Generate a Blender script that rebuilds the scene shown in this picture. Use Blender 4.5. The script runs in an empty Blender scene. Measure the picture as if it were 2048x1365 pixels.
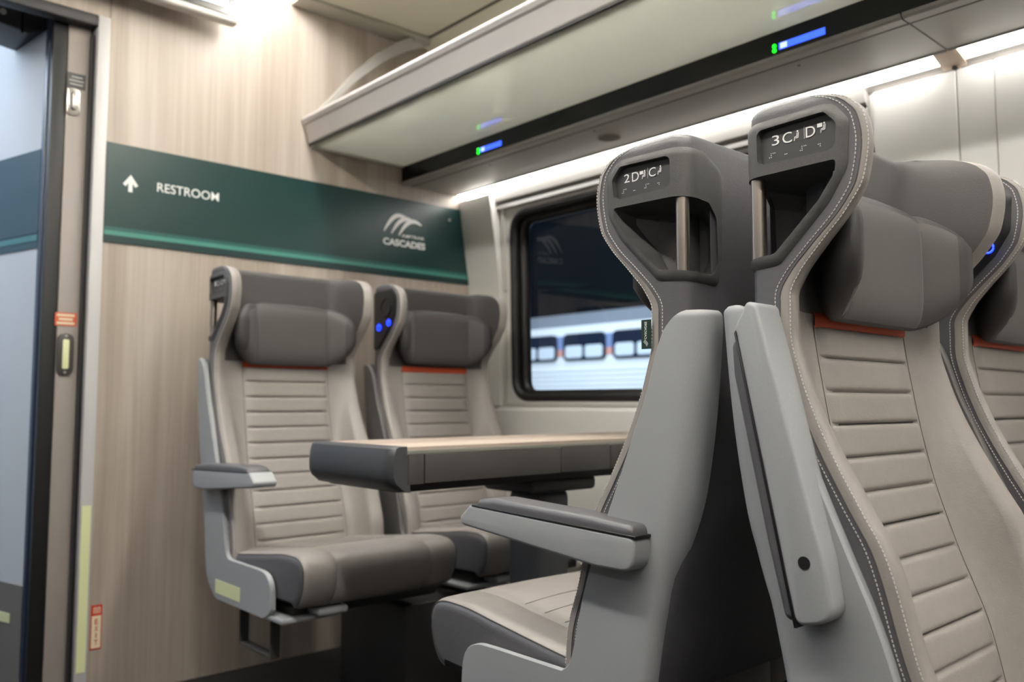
import bpy, bmesh, math, random
from math import sin, cos, pi, sqrt, atan2, radians, hypot
from mathutils import Vector, Matrix, geometry
random.seed(4)
C = bpy.context.scene.collection
sc = bpy.context.scene

# ------------------------------------------------------------------ materials
def lin(c): return c / 12.92 if c <= .04045 else ((c + .055) / 1.055) ** 2.4
def rgb(r, g, b): return (lin(r / 255), lin(g / 255), lin(b / 255), 1)
M = {}
def mat(name, col, rough=.5, metal=0, noise=0, nscale=400, bump=0, bscale=300, coat=0, emit=0, spec=.5, sheen=0):
    m = bpy.data.materials.new(name); m.use_nodes = True
    nt = m.node_tree; b = nt.nodes['Principled BSDF']
    b.inputs['Base Color'].default_value = col
    b.inputs['Roughness'].default_value = rough
    b.inputs['Metallic'].default_value = metal
    b.inputs['Specular IOR Level'].default_value = spec
    b.inputs['Coat Weight'].default_value = coat
    b.inputs['Sheen Weight'].default_value = sheen
    if emit:
        b.inputs['Emission Color'].default_value = col
        b.inputs['Emission Strength'].default_value = emit
    tc = nt.nodes.new('ShaderNodeTexCoord')
    if noise:
        n = nt.nodes.new('ShaderNodeTexNoise'); n.inputs['Scale'].default_value = nscale; n.inputs['Detail'].default_value = 2
        nt.links.new(tc.outputs['Object'], n.inputs['Vector'])
        r = nt.nodes.new('ShaderNodeMapRange'); r.inputs['From Min'].default_value = .3; r.inputs['From Max'].default_value = .7
        r.inputs['To Min'].default_value = 1 - noise; r.inputs['To Max'].default_value = 1 + noise
        nt.links.new(n.outputs['Fac'], r.inputs['Value'])
        x = nt.nodes.new('ShaderNodeMix'); x.data_type = 'RGBA'; x.blend_type = 'MULTIPLY'; x.inputs['Factor'].default_value = 1
        x.inputs['A'].default_value = col
        nt.links.new(r.outputs['Result'], x.inputs['B']); nt.links.new(x.outputs['Result'], b.inputs['Base Color'])
    if bump:
        n = nt.nodes.new('ShaderNodeTexNoise'); n.inputs['Scale'].default_value = bscale; n.inputs['Detail'].default_value = 3
        nt.links.new(tc.outputs['Object'], n.inputs['Vector'])
        u = nt.nodes.new('ShaderNodeBump'); u.inputs['Strength'].default_value = bump; u.inputs['Distance'].default_value = .001
        nt.links.new(n.outputs['Fac'], u.inputs['Height']); nt.links.new(u.outputs['Normal'], b.inputs['Normal'])
    M[name] = m
    return m

mat('taupe_leather', rgb(140, 134, 130), .46, bump=.35, bscale=330, noise=.03, nscale=60)
mat('grey_leather', rgb(84, 83, 86), .42, bump=.35, bscale=330, noise=.03, nscale=60)
mat('seam_dark', rgb(72, 68, 66), .6)
mat('head_fabric', rgb(72, 68, 67), .62, bump=.3, bscale=500, sheen=.1)
mat('lining_fabric', rgb(67, 64, 64), .6, bump=.3, bscale=500, sheen=.1)
mat('border_fabric', rgb(54, 52, 52), .55, bump=.3, bscale=500)
mat('orange_cloth', rgb(176, 66, 30), .7, bump=.3, bscale=700)
mat('shell_dark', rgb(92, 90, 89), .48, noise=.08, nscale=420, bump=.12, bscale=420)
mat('shell_plastic', rgb(150, 152, 154), .48, noise=.09, nscale=1300, bump=.10, bscale=1300)
mat('insert_plastic', rgb(70, 69, 68), .5, noise=.10, nscale=700, bump=.3, bscale=700)
mat('plate_grey', rgb(56, 56, 57), .5)
mat('letter_white', rgb(225, 225, 222), .5)
mat('stitch_thread', rgb(205, 200, 196), .7)
mat('stitch_dark', rgb(92, 88, 86), .7)
mat('steel', rgb(178, 168, 158), .33, metal=1)
mat('chrome', rgb(190, 186, 180), .3, metal=1)
mat('lum_green', rgb(218, 221, 172), .55)
mat('black_plastic', rgb(24, 24, 25), .45)
mat('gloss_black', rgb(5, 5, 7), .05, spec=.35)
mat('blue_glow', rgb(20, 45, 255), .4, emit=6)
mat('dark_under', rgb(44, 42, 41), .55, bump=.15, bscale=300)
mat('frame_dark', rgb(62, 59, 56), .5, bump=.1, bscale=300)
mat('table_grey', rgb(62, 63, 66), .45, bump=.1, bscale=500)
mat('table_panel', rgb(66, 64, 62), .45, bump=.1, bscale=500)
mat('table_edge', rgb(120, 120, 112), .5)
mat('white_panel', rgb(234, 231, 225), .32)
mat('white_trim', rgb(214, 210, 202), .35)
mat('rail_white', rgb(196, 192, 190), .36)
mat('rack_grey', rgb(162, 158, 153), .36)
mat('rack_lip', rgb(58, 56, 54), .5)
mat('ceil_cream', rgb(222, 216, 200), .5)
mat('ceil_grey', rgb(170, 165, 154), .5)
mat('seam_line', rgb(96, 90, 80), .6)
mat('gasket', rgb(28, 26, 25), .42)
mat('alu_frame', rgb(190, 188, 188), .38)
mat('door_mauve', rgb(150, 142, 137), .42)
mat('slot_dark', rgb(46, 45, 46), .5)
mat('seal_black', rgb(20, 19, 19), .5)
mat('corridor_strip', rgb(44, 56, 78), .4)
mat('corridor_wall', rgb(190, 194, 198), .65)
mat('corridor_band', rgb(34, 66, 78), .4)
mat('corridor_stripe', rgb(62, 118, 122), .4)
mat('corridor_low', rgb(112, 108, 104), .5)
mat('carpet_dark', rgb(26, 24, 23), .95, noise=.5, nscale=160)
mat('sign_green', rgb(15, 50, 48), .33)
mat('sign_dark', rgb(20, 50, 50), .33)
mat('stripe_mid', rgb(34, 84, 78), .33)
mat('stripe_bright', rgb(66, 128, 116), .33)
mat('exit_cream', rgb(222, 210, 178), .5)
mat('exit_red', rgb(188, 40, 26), .5)
mat('warn_orange', rgb(205, 92, 58), .5)
mat('mon_white', rgb(206, 202, 196), .35)
mat('screen_glow', rgb(190, 222, 255), .3, emit=2.2)
mat('screen_dark', rgb(12, 16, 26), .15)
mat('lcd_blue', rgb(48, 84, 236), .4, emit=1.7)
mat('lcd_pale', rgb(150, 170, 250), .4, emit=1.8)
mat('led_green', rgb(10, 235, 30), .4, emit=2.5)
mat('lamp_white', (1, .985, .955, 1), .5, emit=9.5)
mat('ceiling_lamp', (1, .985, .955, 1), .5, emit=30)
mat('aisle_lamp', (1, .985, .955, 1), .5, emit=44)
mat('wall_lamp', (1, .985, .955, 1), .5, emit=6)
mat('vestibule_lamp', (.72, .84, 1, 1), .5, emit=9)
mat('lamp_clip', rgb(226, 206, 186), .4)
mat('train_white', rgb(226, 232, 238), .45)
mat('train_roof', rgb(120, 128, 140), .5)
mat('train_glass', rgb(30, 40, 58), .12)
mat('train_pane', rgb(206, 218, 230), .4)
mat('train_blue', rgb(120, 140, 184), .5)
mat('train_red', rgb(206, 150, 138), .5)
mat('platform', rgb(88, 88, 90), .8)
mat('tag_green', rgb(14, 44, 32), .6)

def glass_mat(name, tint, rough=.0):
    m = bpy.data.materials.new(name); m.use_nodes = True; nt = m.node_tree; nt.nodes.clear()
    out = nt.nodes.new('ShaderNodeOutputMaterial'); mix = nt.nodes.new('ShaderNodeMixShader')
    t = nt.nodes.new('ShaderNodeBsdfTransparent'); t.inputs['Color'].default_value = tint
    g = nt.nodes.new('ShaderNodeBsdfGlossy'); g.inputs['Roughness'].default_value = rough
    f = nt.nodes.new('ShaderNodeFresnel'); f.inputs['IOR'].default_value = 1.75
    nt.links.new(f.outputs[0], mix.inputs[0]); nt.links.new(t.outputs[0], mix.inputs[1]); nt.links.new(g.outputs[0], mix.inputs[2])
    nt.links.new(mix.outputs[0], out.inputs[0]); M[name] = m
glass_mat('window_glass', (.80, .88, .93, 1))
# satin glass of the luggage shelf: pale green pane with a polished surface
def rack_glass():
    m = bpy.data.materials.new('rack_glass'); m.use_nodes = True; nt = m.node_tree; nt.nodes.clear()
    N = nt.nodes.new; L = nt.links.new
    out = N('ShaderNodeOutputMaterial'); d = N('ShaderNodeBsdfDiffuse'); d.inputs['Color'].default_value = rgb(192, 195, 181)
    t = N('ShaderNodeBsdfTranslucent'); t.inputs['Color'].default_value = rgb(236, 237, 231)
    a = N('ShaderNodeMixShader'); a.inputs[0].default_value = .53; L(d.outputs[0], a.inputs[1]); L(t.outputs[0], a.inputs[2])
    g = N('ShaderNodeBsdfGlossy'); g.inputs['Roughness'].default_value = .02
    f = N('ShaderNodeFresnel'); f.inputs['IOR'].default_value = 2.1
    x = N('ShaderNodeMixShader'); ge = N('ShaderNodeNewGeometry'); mu = N('ShaderNodeMath'); mu.operation = 'SUBTRACT'; mu.use_clamp = True; L(f.outputs[0], mu.inputs[0]); L(ge.outputs['Backfacing'], mu.inputs[1]); L(mu.outputs[0], x.inputs[0]); L(a.outputs[0], x.inputs[1]); L(g.outputs[0], x.inputs[2]); L(x.outputs[0], out.inputs[0])
    M['rack_glass'] = m
rack_glass()

def wood_mat(name, c1, c2, c3, axis):
    m = bpy.data.materials.new(name); m.use_nodes = True; nt = m.node_tree; b = nt.nodes['Principled BSDF']
    tc = nt.nodes.new('ShaderNodeTexCoord'); mp = nt.nodes.new('ShaderNodeMapping')
    s = [9, 9, 9]; s[axis] = .55
    mp.inputs['Scale'].default_value = s
    nt.links.new(tc.outputs['Object'], mp.inputs['Vector'])
    n1 = nt.nodes.new('ShaderNodeTexNoise'); n1.inputs['Scale'].default_value = 1.0; n1.inputs['Detail'].default_value = 6; n1.inputs['Distortion'].default_value = .6
    nt.links.new(mp.outputs[0], n1.inputs['Vector'])
    mp2 = nt.nodes.new('ShaderNodeMapping'); s2 = [70, 70, 70]; s2[axis] = 1.6; mp2.inputs['Scale'].default_value = s2
    nt.links.new(tc.outputs['Object'], mp2.inputs['Vector'])
    n2 = nt.nodes.new('ShaderNodeTexNoise'); n2.inputs['Scale'].default_value = 1; n2.inputs['Detail'].default_value = 3
    nt.links.new(mp2.outputs[0], n2.inputs['Vector'])
    add = nt.nodes.new('ShaderNodeMath'); add.operation = 'MULTIPLY_ADD'; add.inputs[1].default_value = .45
    nt.links.new(n2.outputs['Fac'], add.inputs[0]); nt.links.new(n1.outputs['Fac'], add.inputs[2])
    cr = nt.nodes.new('ShaderNodeValToRGB'); e = cr.color_ramp.elements
    e[0].position = .50; e[0].color = c1; e[1].position = .92; e[1].color = c3
    k = cr.color_ramp.elements.new(.70); k.color = c2
    nt.links.new(add.outputs[0], cr.inputs['Fac']); nt.links.new(cr.outputs['Color'], b.inputs['Base Color'])
    b.inputs['Roughness'].default_value = .42
    M[name] = m
wood_mat('wood_wall', rgb(150, 138, 127), rgb(165, 153, 142), rgb(178, 168, 158), 2)
wood_mat('wood_table', rgb(150, 135, 122), rgb(166, 151, 138), rgb(180, 166, 153), 0)

# ------------------------------------------------------------------ object helpers
def link(name, me, m=None, parent=None):
    o = bpy.data.objects.new(name, me); C.objects.link(o)
    if m and me is not None:
        if not me.materials: me.materials.append(M[m])
    if parent: o.parent = parent
    return o
def mesh(name, V, F, m, parent=None, smooth=True, angle=None):
    me = bpy.data.meshes.new(name); me.from_pydata([tuple(v) for v in V], [], F); me.update()
    if smooth:
        me.polygons.foreach_set('use_smooth', [True] * len(me.polygons))
        if angle: me.set_sharp_from_angle(angle=radians(angle))
    me.materials.append(M[m])
    return link(name, me, None, parent)
def from_bm(name, bm, m, parent=None, smooth=True, angle=35):
    bmesh.ops.recalc_face_normals(bm, faces=bm.faces[:])
    me = bpy.data.meshes.new(name); bm.to_mesh(me); bm.free()
    if smooth:
        me.polygons.foreach_set('use_smooth', [True] * len(me.polygons)); me.set_sharp_from_angle(angle=radians(angle))
    me.materials.append(M[m])
    return link(name, me, None, parent)
def tag(o, label, cat, group=None, kind=None):
    o['label'] = label; o['category'] = cat
    if group: o['group'] = group
    if kind: o['kind'] = kind
    return o
def thing(name, label, cat, loc=(0, 0, 0), group=None):
    o = bpy.data.objects.new(name, None); C.objects.link(o); o.location = loc; o.empty_display_size = .1
    return tag(o, label, cat, group)
def struct(o, label=None):
    o['kind'] = 'structure'
    if label: o['label'] = label
    return o
def add_box(bm, x0, x1, y0, y1, z0, z1, bev=0, seg=2):
    r = bmesh.ops.create_cube(bm, size=1)
    vs = r['verts']
    for v in vs:
        v.co = Vector((x0 if v.co.x < 0 else x1, y0 if v.co.y < 0 else y1, z0 if v.co.z < 0 else z1))
    if bev:
        es = list({e for v in vs for e in v.link_edges})
        bmesh.ops.bevel(bm, geom=es, offset=bev, segments=seg, affect='EDGES', profile=.5)
def box(name, x0, x1, y0, y1, z0, z1, m, parent=None, bev=0, seg=2):
    bm = bmesh.new(); add_box(bm, x0, x1, y0, y1, z0, z1, bev, seg)
    return from_bm(name, bm, m, parent)
def add_prism(bm, poly, fn, bev=0, seg=2):
    """poly: 2-D outline; fn(a, b, k) -> 3-D point for k = 0 / 1 (the two caps)."""
    n = len(poly)
    A = [bm.verts.new(fn(a, b, 0)) for a, b in poly]; B = [bm.verts.new(fn(a, b, 1)) for a, b in poly]
    fs = [bm.faces.new(A), bm.faces.new(B[::-1])]
    for i in range(n): bm.faces.new((A[i], B[i], B[(i + 1) % n], A[(i + 1) % n]))
    if bev:
        es = [e for f in fs for e in f.edges]
        bmesh.ops.bevel(bm, geom=es, offset=bev, segments=seg, affect='EDGES', profile=.5)
def prism(name, poly, fn, m, parent=None, bev=0, seg=2, angle=35):
    bm = bmesh.new(); add_prism(bm, poly, fn, bev, seg)
    return from_bm(name, bm, m, parent, angle=angle)
def px(x0, x1): return lambda a, b, k: (x1 if k else x0, a, b)      # outline in (y, z), extruded along x
def py(y0, y1): return lambda a, b, k: (a, y1 if k else y0, b)      # outline in (x, z), extruded along y
def pz(z0, z1): return lambda a, b, k: (a, b, z1 if k else z0)
def add_tube(bm, pts, r, n=12, cap=True):
    pts = [Vector(p) for p in pts]; rings = []
    up = Vector((0, 0, 1))
    for i, p in enumerate(pts):
        d = (pts[min(i + 1, len(pts) - 1)] - pts[max(i - 1, 0)]).normalized()
        a = d.cross(up)
        if a.length < .01: a = d.cross(Vector((0, 1, 0)))
        a.normalize(); b = d.cross(a)
        rr = r[i] if isinstance(r, (list, tuple)) else r
        rings.append([bm.verts.new(p + rr * (cos(2 * pi * k / n) * a + sin(2 * pi * k / n) * b)) for k in range(n)])
    for i in range(len(rings) - 1):
        for k in range(n): bm.faces.new((rings[i][k], rings[i][(k + 1) % n], rings[i + 1][(k + 1) % n], rings[i + 1][k]))
    if cap: bm.faces.new(rings[0][::-1]); bm.faces.new(rings[-1])
def tube(name, pts, r, m, parent=None, n=12):
    bm = bmesh.new(); add_tube(bm, pts, r, n); return from_bm(name, bm, m, parent, angle=50)
def add_disc(bm, c, nrm, r, h, n=20):
    c = Vector(c); d = Vector(nrm).normalized(); add_tube(bm, [c, c + d * h], r, n)
def disc(name, c, nrm, r, h, m, parent=None, n=20):
    bm = bmesh.new(); add_disc(bm, c, nrm, r, h, n); return from_bm(name, bm, m, parent)

# ------------------------------------------------------------------ 2-D helpers
def rpoly(pts, r, n=5):
    """round the corners of a polygon; r number or per-corner list"""
    out = []; N = len(pts)
    for i in range(N):
        p = Vector(pts[i][:2]); a = Vector(pts[i - 1][:2]); b = Vector(pts[(i + 1) % N][:2])
        rr = r[i] if isinstance(r, (list, tuple)) else r
        da, db = (a - p), (b - p); la, lb = da.length, db.length; da.normalize(); db.normalize()
        ang = math.acos(max(-1, min(1, da.dot(db)))); t = min(rr / max(math.tan(ang / 2), 1e-4), la * .48, lb * .48)
        if rr <= 0 or t < 1e-6: out.append((p.x, p.y)); continue
        A, B = p + da * t, p + db * t
        for k in range(n + 1):
            s = k / n; q = A * (1 - s) ** 2 + p * 2 * s * (1 - s) + B * s * s
            out.append((q.x, q.y))
    return out
def rrect(x0, x1, y0, y1, r, n=5): return rpoly([(x0, y0), (x1, y0), (x1, y1), (x0, y1)], r, n)
def inside(p, poly):
    x, y = p; c = False; j = len(poly) - 1
    for i in range(len(poly)):
        xi, yi = poly[i]; xj, yj = poly[j]
        if (yi > y) != (yj > y) and x < (xj - xi) * (y - yi) / (yj - yi) + xi: c = not c
        j = i
    return c
def resample(poly, d):
    out = []
    for i in range(len(poly)):
        a = Vector(poly[i]); b = Vector(poly[(i + 1) % len(poly)]); n = max(1, int((b - a).length / d))
        for k in range(n): q = a.lerp(b, k / n); out.append((q.x, q.y))
    return out
def dist_poly(p, poly):
    best = 9; P = Vector(p)
    for i in range(len(poly)):
        a = Vector(poly[i]); b = Vector(poly[(i + 1) % len(poly)]); ab = b - a
        t = max(0, min(1, (P - a).dot(ab) / max(ab.length_squared, 1e-12))); best = min(best, (P - a - ab * t).length)
    return best
def cdt(outline, holes, step):
    loops = [resample(outline, step)] + [resample(h, step) for h in holes]
    V, Ed = [], []
    for L in loops:
        b = len(V); V += [Vector(p) for p in L]; Ed += [(b + i, b + (i + 1) % len(L)) for i in range(len(L))]
    xs = [p[0] for p in outline]; ys = [p[1] for p in outline]
    nx = int((max(xs) - min(xs)) / step); ny = int((max(ys) - min(ys)) / step)
    for i in range(nx + 1):
        for j in range(ny + 1):
            p = (min(xs) + (i + .5 * (j % 2)) * step, min(ys) + j * step)
            if inside(p, outline) and not any(inside(p, h) for h in holes) and min(dist_poly(p, L) for L in loops) > step * .45:
                V.append(Vector(p))
    r = geometry.delaunay_2d_cdt(V, Ed, [], 0, 1e-6)
    T = []
    for f in r[2]:
        c = sum((r[0][i] for i in f), Vector((0, 0))) / len(f)
        q = [r[0][i] for i in f]; ar = abs((q[1] - q[0]).cross(q[2] - q[0])); ln = max((q[i] - q[i - 1]).length_squared for i in range(3))
        if ar < ln * .004: continue
        if inside(c, outline) and not any(inside(c, h) for h in holes): T.append(list(f))
    return [tuple(v) for v in r[0]], T
def interp(T):
    """smooth monotone interpolation through (x, y) pairs"""
    T = sorted(T); X = [t[0] for t in T]; Y = [t[1] for t in T]; n = len(X)
    d = [(Y[i + 1] - Y[i]) / (X[i + 1] - X[i]) for i in range(n - 1)]
    s = [d[0]] + [0 if d[i - 1] * d[i] <= 0 else 2 * d[i - 1] * d[i] / (d[i - 1] + d[i]) for i in range(1, n - 1)] + [d[-1]]
    def f(x):
        if x <= X[0]: return Y[0]
        if x >= X[-1]: return Y[-1]
        i = 0
        while x > X[i + 1]: i += 1
        h = X[i + 1] - X[i]; t = (x - X[i]) / h
        return ((1 + 2 * t) * (1 - t) ** 2 * Y[i] + t * (1 - t) ** 2 * h * s[i] + t * t * (3 - 2 * t) * Y[i + 1] + t * t * (t - 1) * h * s[i + 1])
    return f
def bez(p0, p1, p2, p3, n):
    return [tuple((1 - t) ** 3 * a + 3 * t * (1 - t) ** 2 * b + 3 * t * t * (1 - t) * c + t ** 3 * d for a, b, c, d in zip(p0, p1, p2, p3)) for t in [i / n for i in range(n + 1)]]
_txt = {}
def text_geo(s, bold=0, sans=False):
    """flat glyph mesh of a string: cap height ~ .73, starts at x = 0"""
    if (s, bold, sans) in _txt: return _txt[(s, bold, sans)]
    cu = bpy.data.curves.new('t', 'FONT'); cu.body = s; cu.size = 1; cu.resolution_u = 4; cu.offset = bold
    o = bpy.data.objects.new('t', cu); C.objects.link(o)
    me = bpy.data.meshes.new_from_object(o.evaluated_get(bpy.context.evaluated_depsgraph_get()))
    V = [(v.co.x, v.co.y) for v in me.vertices]; F = [list(p.vertices) for p in me.polygons]
    bpy.data.objects.remove(o); bpy.data.curves.remove(cu); bpy.data.meshes.remove(me)
    mnx = min(v[0] for v in V); mny = min(v[1] for v in V); mxx = max(v[0] for v in V); mxy = max(v[1] for v in V)
    V = [((x - mnx) / (mxx - mnx), (y - mny) / (mxy - mny)) for x, y in V]
    _txt[(s, bold, sans)] = (V, F); return V, F
class Flat:
    """collects flat 2-D shapes (glyphs, discs, strokes) into one mesh, mapped to 3-D by fn"""
    def __init__(s): s.V = []; s.F = []
    def text(s, t, x0, x1, y0, y1, bold=0, sans=False):
        V, F = text_geo(t, bold, sans); b = len(s.V)
        s.V += [(x0 + (x1 - x0) * x, y0 + (y1 - y0) * y) for x, y in V]; s.F += [[b + i for i in f] for f in F]
    def poly(s, P):
        b = len(s.V); s.V += P; s.F.append([b + i for i in range(len(P))])
    def disc(s, x, y, r, n=12): s.poly([(x + r * cos(2 * pi * k / n), y + r * sin(2 * pi * k / n)) for k in range(n)])
    def rect(s, x0, x1, y0, y1): s.poly([(x0, y0), (x1, y0), (x1, y1), (x0, y1)])
    def stroke(s, P, w):
        for a, b in zip(P[:-1], P[1:]):
            d = Vector((b[0] - a[0], b[1] - a[1])); n = Vector((-d.y, d.x)).normalized() * w / 2
            s.poly([(a[0] - n.x, a[1] - n.y), (b[0] - n.x, b[1] - n.y), (b[0] + n.x, b[1] + n.y), (a[0] + n.x, a[1] + n.y)])
        for p in P: s.disc(p[0], p[1], w / 2, 8)
    def ribbon(s, P, W):
        b = len(s.V); n = len(P)
        for i in range(n):
            d = Vector(P[min(i + 1, n - 1)]) - Vector(P[max(i - 1, 0)]); q = Vector((-d.y, d.x)).normalized() * W[i] / 2
            s.V += [(P[i][0] - q.x, P[i][1] - q.y), (P[i][0] + q.x, P[i][1] + q.y)]
        for i in range(n - 1): s.F.append([b + 2 * i, b + 2 * i + 2, b + 2 * i + 3, b + 2 * i + 1])
    def build(s, name, m, parent, fn, out=(0, -1, 0)):
        lay = [0] * len(s.V)
        for k, f in enumerate(s.F):
            for i in f: lay[i] = k
        n = max(1, len(s.F)); V = []
        for k, (x, y) in enumerate(s.V):
            q = fn(x, y); d = .0004 * lay[k] / n; V.append((q[0] + out[0] * d, q[1] + out[1] * d, q[2] + out[2] * d))
        return mesh(name, V, s.F, m, parent, smooth=False)

# ================================================================== SEAT
# local frame: u across (aisle side u < 0), v forward from the back plane, z up
VF = interp([(.43, .236), (.494, .232), (.574, .208), (.678, .178), (.729, .150), (.782, .121), (.833, .097), (.883, .079), (.94, .066), (.983, .066), (1.01, .078), (1.042, .104), (1.08, .138), (1.115, .160), (1.16, .167), (1.19, .162), (1.209, .148), (1.222, .126), (1.2295, .10), (1.234, .07)])
VP = interp([(.43, .172), (.48, .162), (.54, .148), (.65, .108), (.75, .078), (.86, .056), (.96, .042), (1.0, .040), (1.23, .040)])
VB = interp([(.43, .07), (.5, .05), (.56, .035), (.64, .012), (.70, 0), (1.23, 0)])
W0 = .225
HW = interp([(.43, .232), (.7, .230), (.9, .226), (1.0, .224), (1.23, .225)])
RC = .026
TOPZ = 1.234
def inset(z):
    t = (z - (TOPZ - .016)) / .016
    return 0 if t <= 0 else .016 * (1 - sqrt(max(0, 1 - t * t)))
def half_section(z):
    """outer + inner outline for u > 0, from back centre to front centre; returns points and tags"""
    e = inset(z); w = HW(z) - e; vb = VB(z) + e; vp = VP(z) - e; vf = max(VF(z) - e * .5, vp + .004)
    r = max(.012, min(RC, (vf - vb) * .46)); P = []; T = []
    for i in range(7): P.append(((w - r) * i / 6, vb)); T.append('back')
    for i in range(1, 7):
        a = pi / 2 * i / 6; P.append((w - r + r * sin(a), vb + r - r * cos(a))); T.append('back')
    vs = max(vf - (.010 + .009 * max(0, min(1, (1.08 - z) / .08))), vb + r + .001)
    for i in range(1, 9): P.append((w, vb + r + (vs - vb - r) * i / 8)); T.append('side')
    rw = .030 + .012 * max(0, min(1, (.95 - z) / .2)); rw = min(rw, .034 + .02)
    tip = bez((w, vs), (w + .0003, vf + .001), (w - rw * .24, vf + .004), (w - rw, vf - .010), 11)[1:]
    for q in tip: P.append(q); T.append('rim')
    p = .136 + (.006 * max(0, min(1, (.8 - z) / .3))) + e; q0 = tip[-1]; d = q0[0] - p; h = q0[1] - vp
    for q in bez(q0, (q0[0] - .22 * d, q0[1] - .55 * h), (p + .5 * d, vp + .02 * h), (p, vp), 10)[1:]: P.append(q); T.append('inner')
    for i in range(1, 7): P.append((p * (1 - i / 6), vp)); T.append('front')
    return P, T
LEV = sorted(set([round(.43 + .0115 * i, 5) for i in range(46)] + [round(.9475 + .006 * i, 5) for i in range(43)] + [.968, 1.2105, 1.2165, 1.2215, 1.2255, 1.229, 1.2315, 1.2332, TOPZ]))
LEV = [z for z in LEV if z <= TOPZ]
SP = []
for z in LEV:
    P, T = half_section(z)
    SP.append([(-u, v) for u, v in P[::-1]] + P[1:])          # from front centre (u<0 half) round the back to ... front centre (u>0)
HT = half_section(1.0)[1]
CT = HT[::-1] + HT[1:]
# order: index 0 = front centre, going over the u<0 side, back centre, u>0 side, front centre again
NCOL = len(SP[0])
def side_s(u, v, z):
    """curve coordinate on the aisle side used by the handle insert: s = v on the flat side, negative round the corner"""
    w = HW(z)
    if v >= RC: return v
    if u > -(w - RC) and v < .02: return RC - RC * pi / 2 - (u + (w - RC))
    return RC - RC * atan2(max(0, -(u + (w - RC))), max(1e-6, RC - v)) if False else RC - RC * max(0, min(pi / 2, atan2(RC - v, -(u + (w - RC)))))
def smap(s, z, off):
    """inverse of side_s at distance off outside the cover"""
    w = HW(z)
    if s >= RC: return (-w - off, s, z)
    if s >= RC - RC * pi / 2:
        a = (RC - s) / RC
        return (-(w - RC) - (RC + off) * cos(a), RC - (RC + off) * sin(a), z)
    return (-(w - RC) + (RC - RC * pi / 2 - s), -off, z)
RING = rpoly([(.139, 1.128), (.143, 1.186), (.121, 1.213), (-.035, 1.209), (-.078, 1.188), (-.078, 1.07), (-.064, 1.016), (.047, 1.022), (.115, 1.090)], [.03, .02, .025, .03, .02, .03, .015, .02, .04], 6)
PLATE = rpoly([(.126, 1.156), (.129, 1.184), (.113, 1.2015), (.022, 1.199), (.022, 1.1535), (.115, 1.1525)], [.008, .012, .010, .010, .010, .008], 5)
POCK = rpoly([(.127, 1.1405), (.125, 1.124), (.103, 1.094), (.043, 1.037), (-.046, 1.030), (-.060, 1.05), (-.058, 1.115), (-.040, 1.135), (.010, 1.139)], [.005, .012, .03, .014, .014, .01, .02, .01, 0], 5)

class Seat:
    """builds the meshes of one seat in the frame (u, sg*v, z); sg = -1 for seats that face the camera's end of the car"""
    def __init__(s, sg, root): s.sg = sg; s.root = root
    def p(s, u, v, z): return (u, s.sg * v, z)
    def mesh(s, name, V, F, m, parent=None, smooth=True, angle=None):
        V = [s.p(*q) for q in V]
        if s.sg < 0: F = [f[::-1] for f in F]
        return mesh(name, V, F, m, parent or s.root, smooth, angle)
    def bm(s, name, bm, m, parent=None, angle=35):
        for v in bm.verts: v.co = Vector(s.p(*v.co))
        return from_bm(name, bm, m, parent or s.root, True, angle)
    def flat(s, name, fl, m, parent, fn): return fl.build(name, m, parent, lambda a, b: s.p(*fn(a, b)), (-1, 0, 0))

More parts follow.
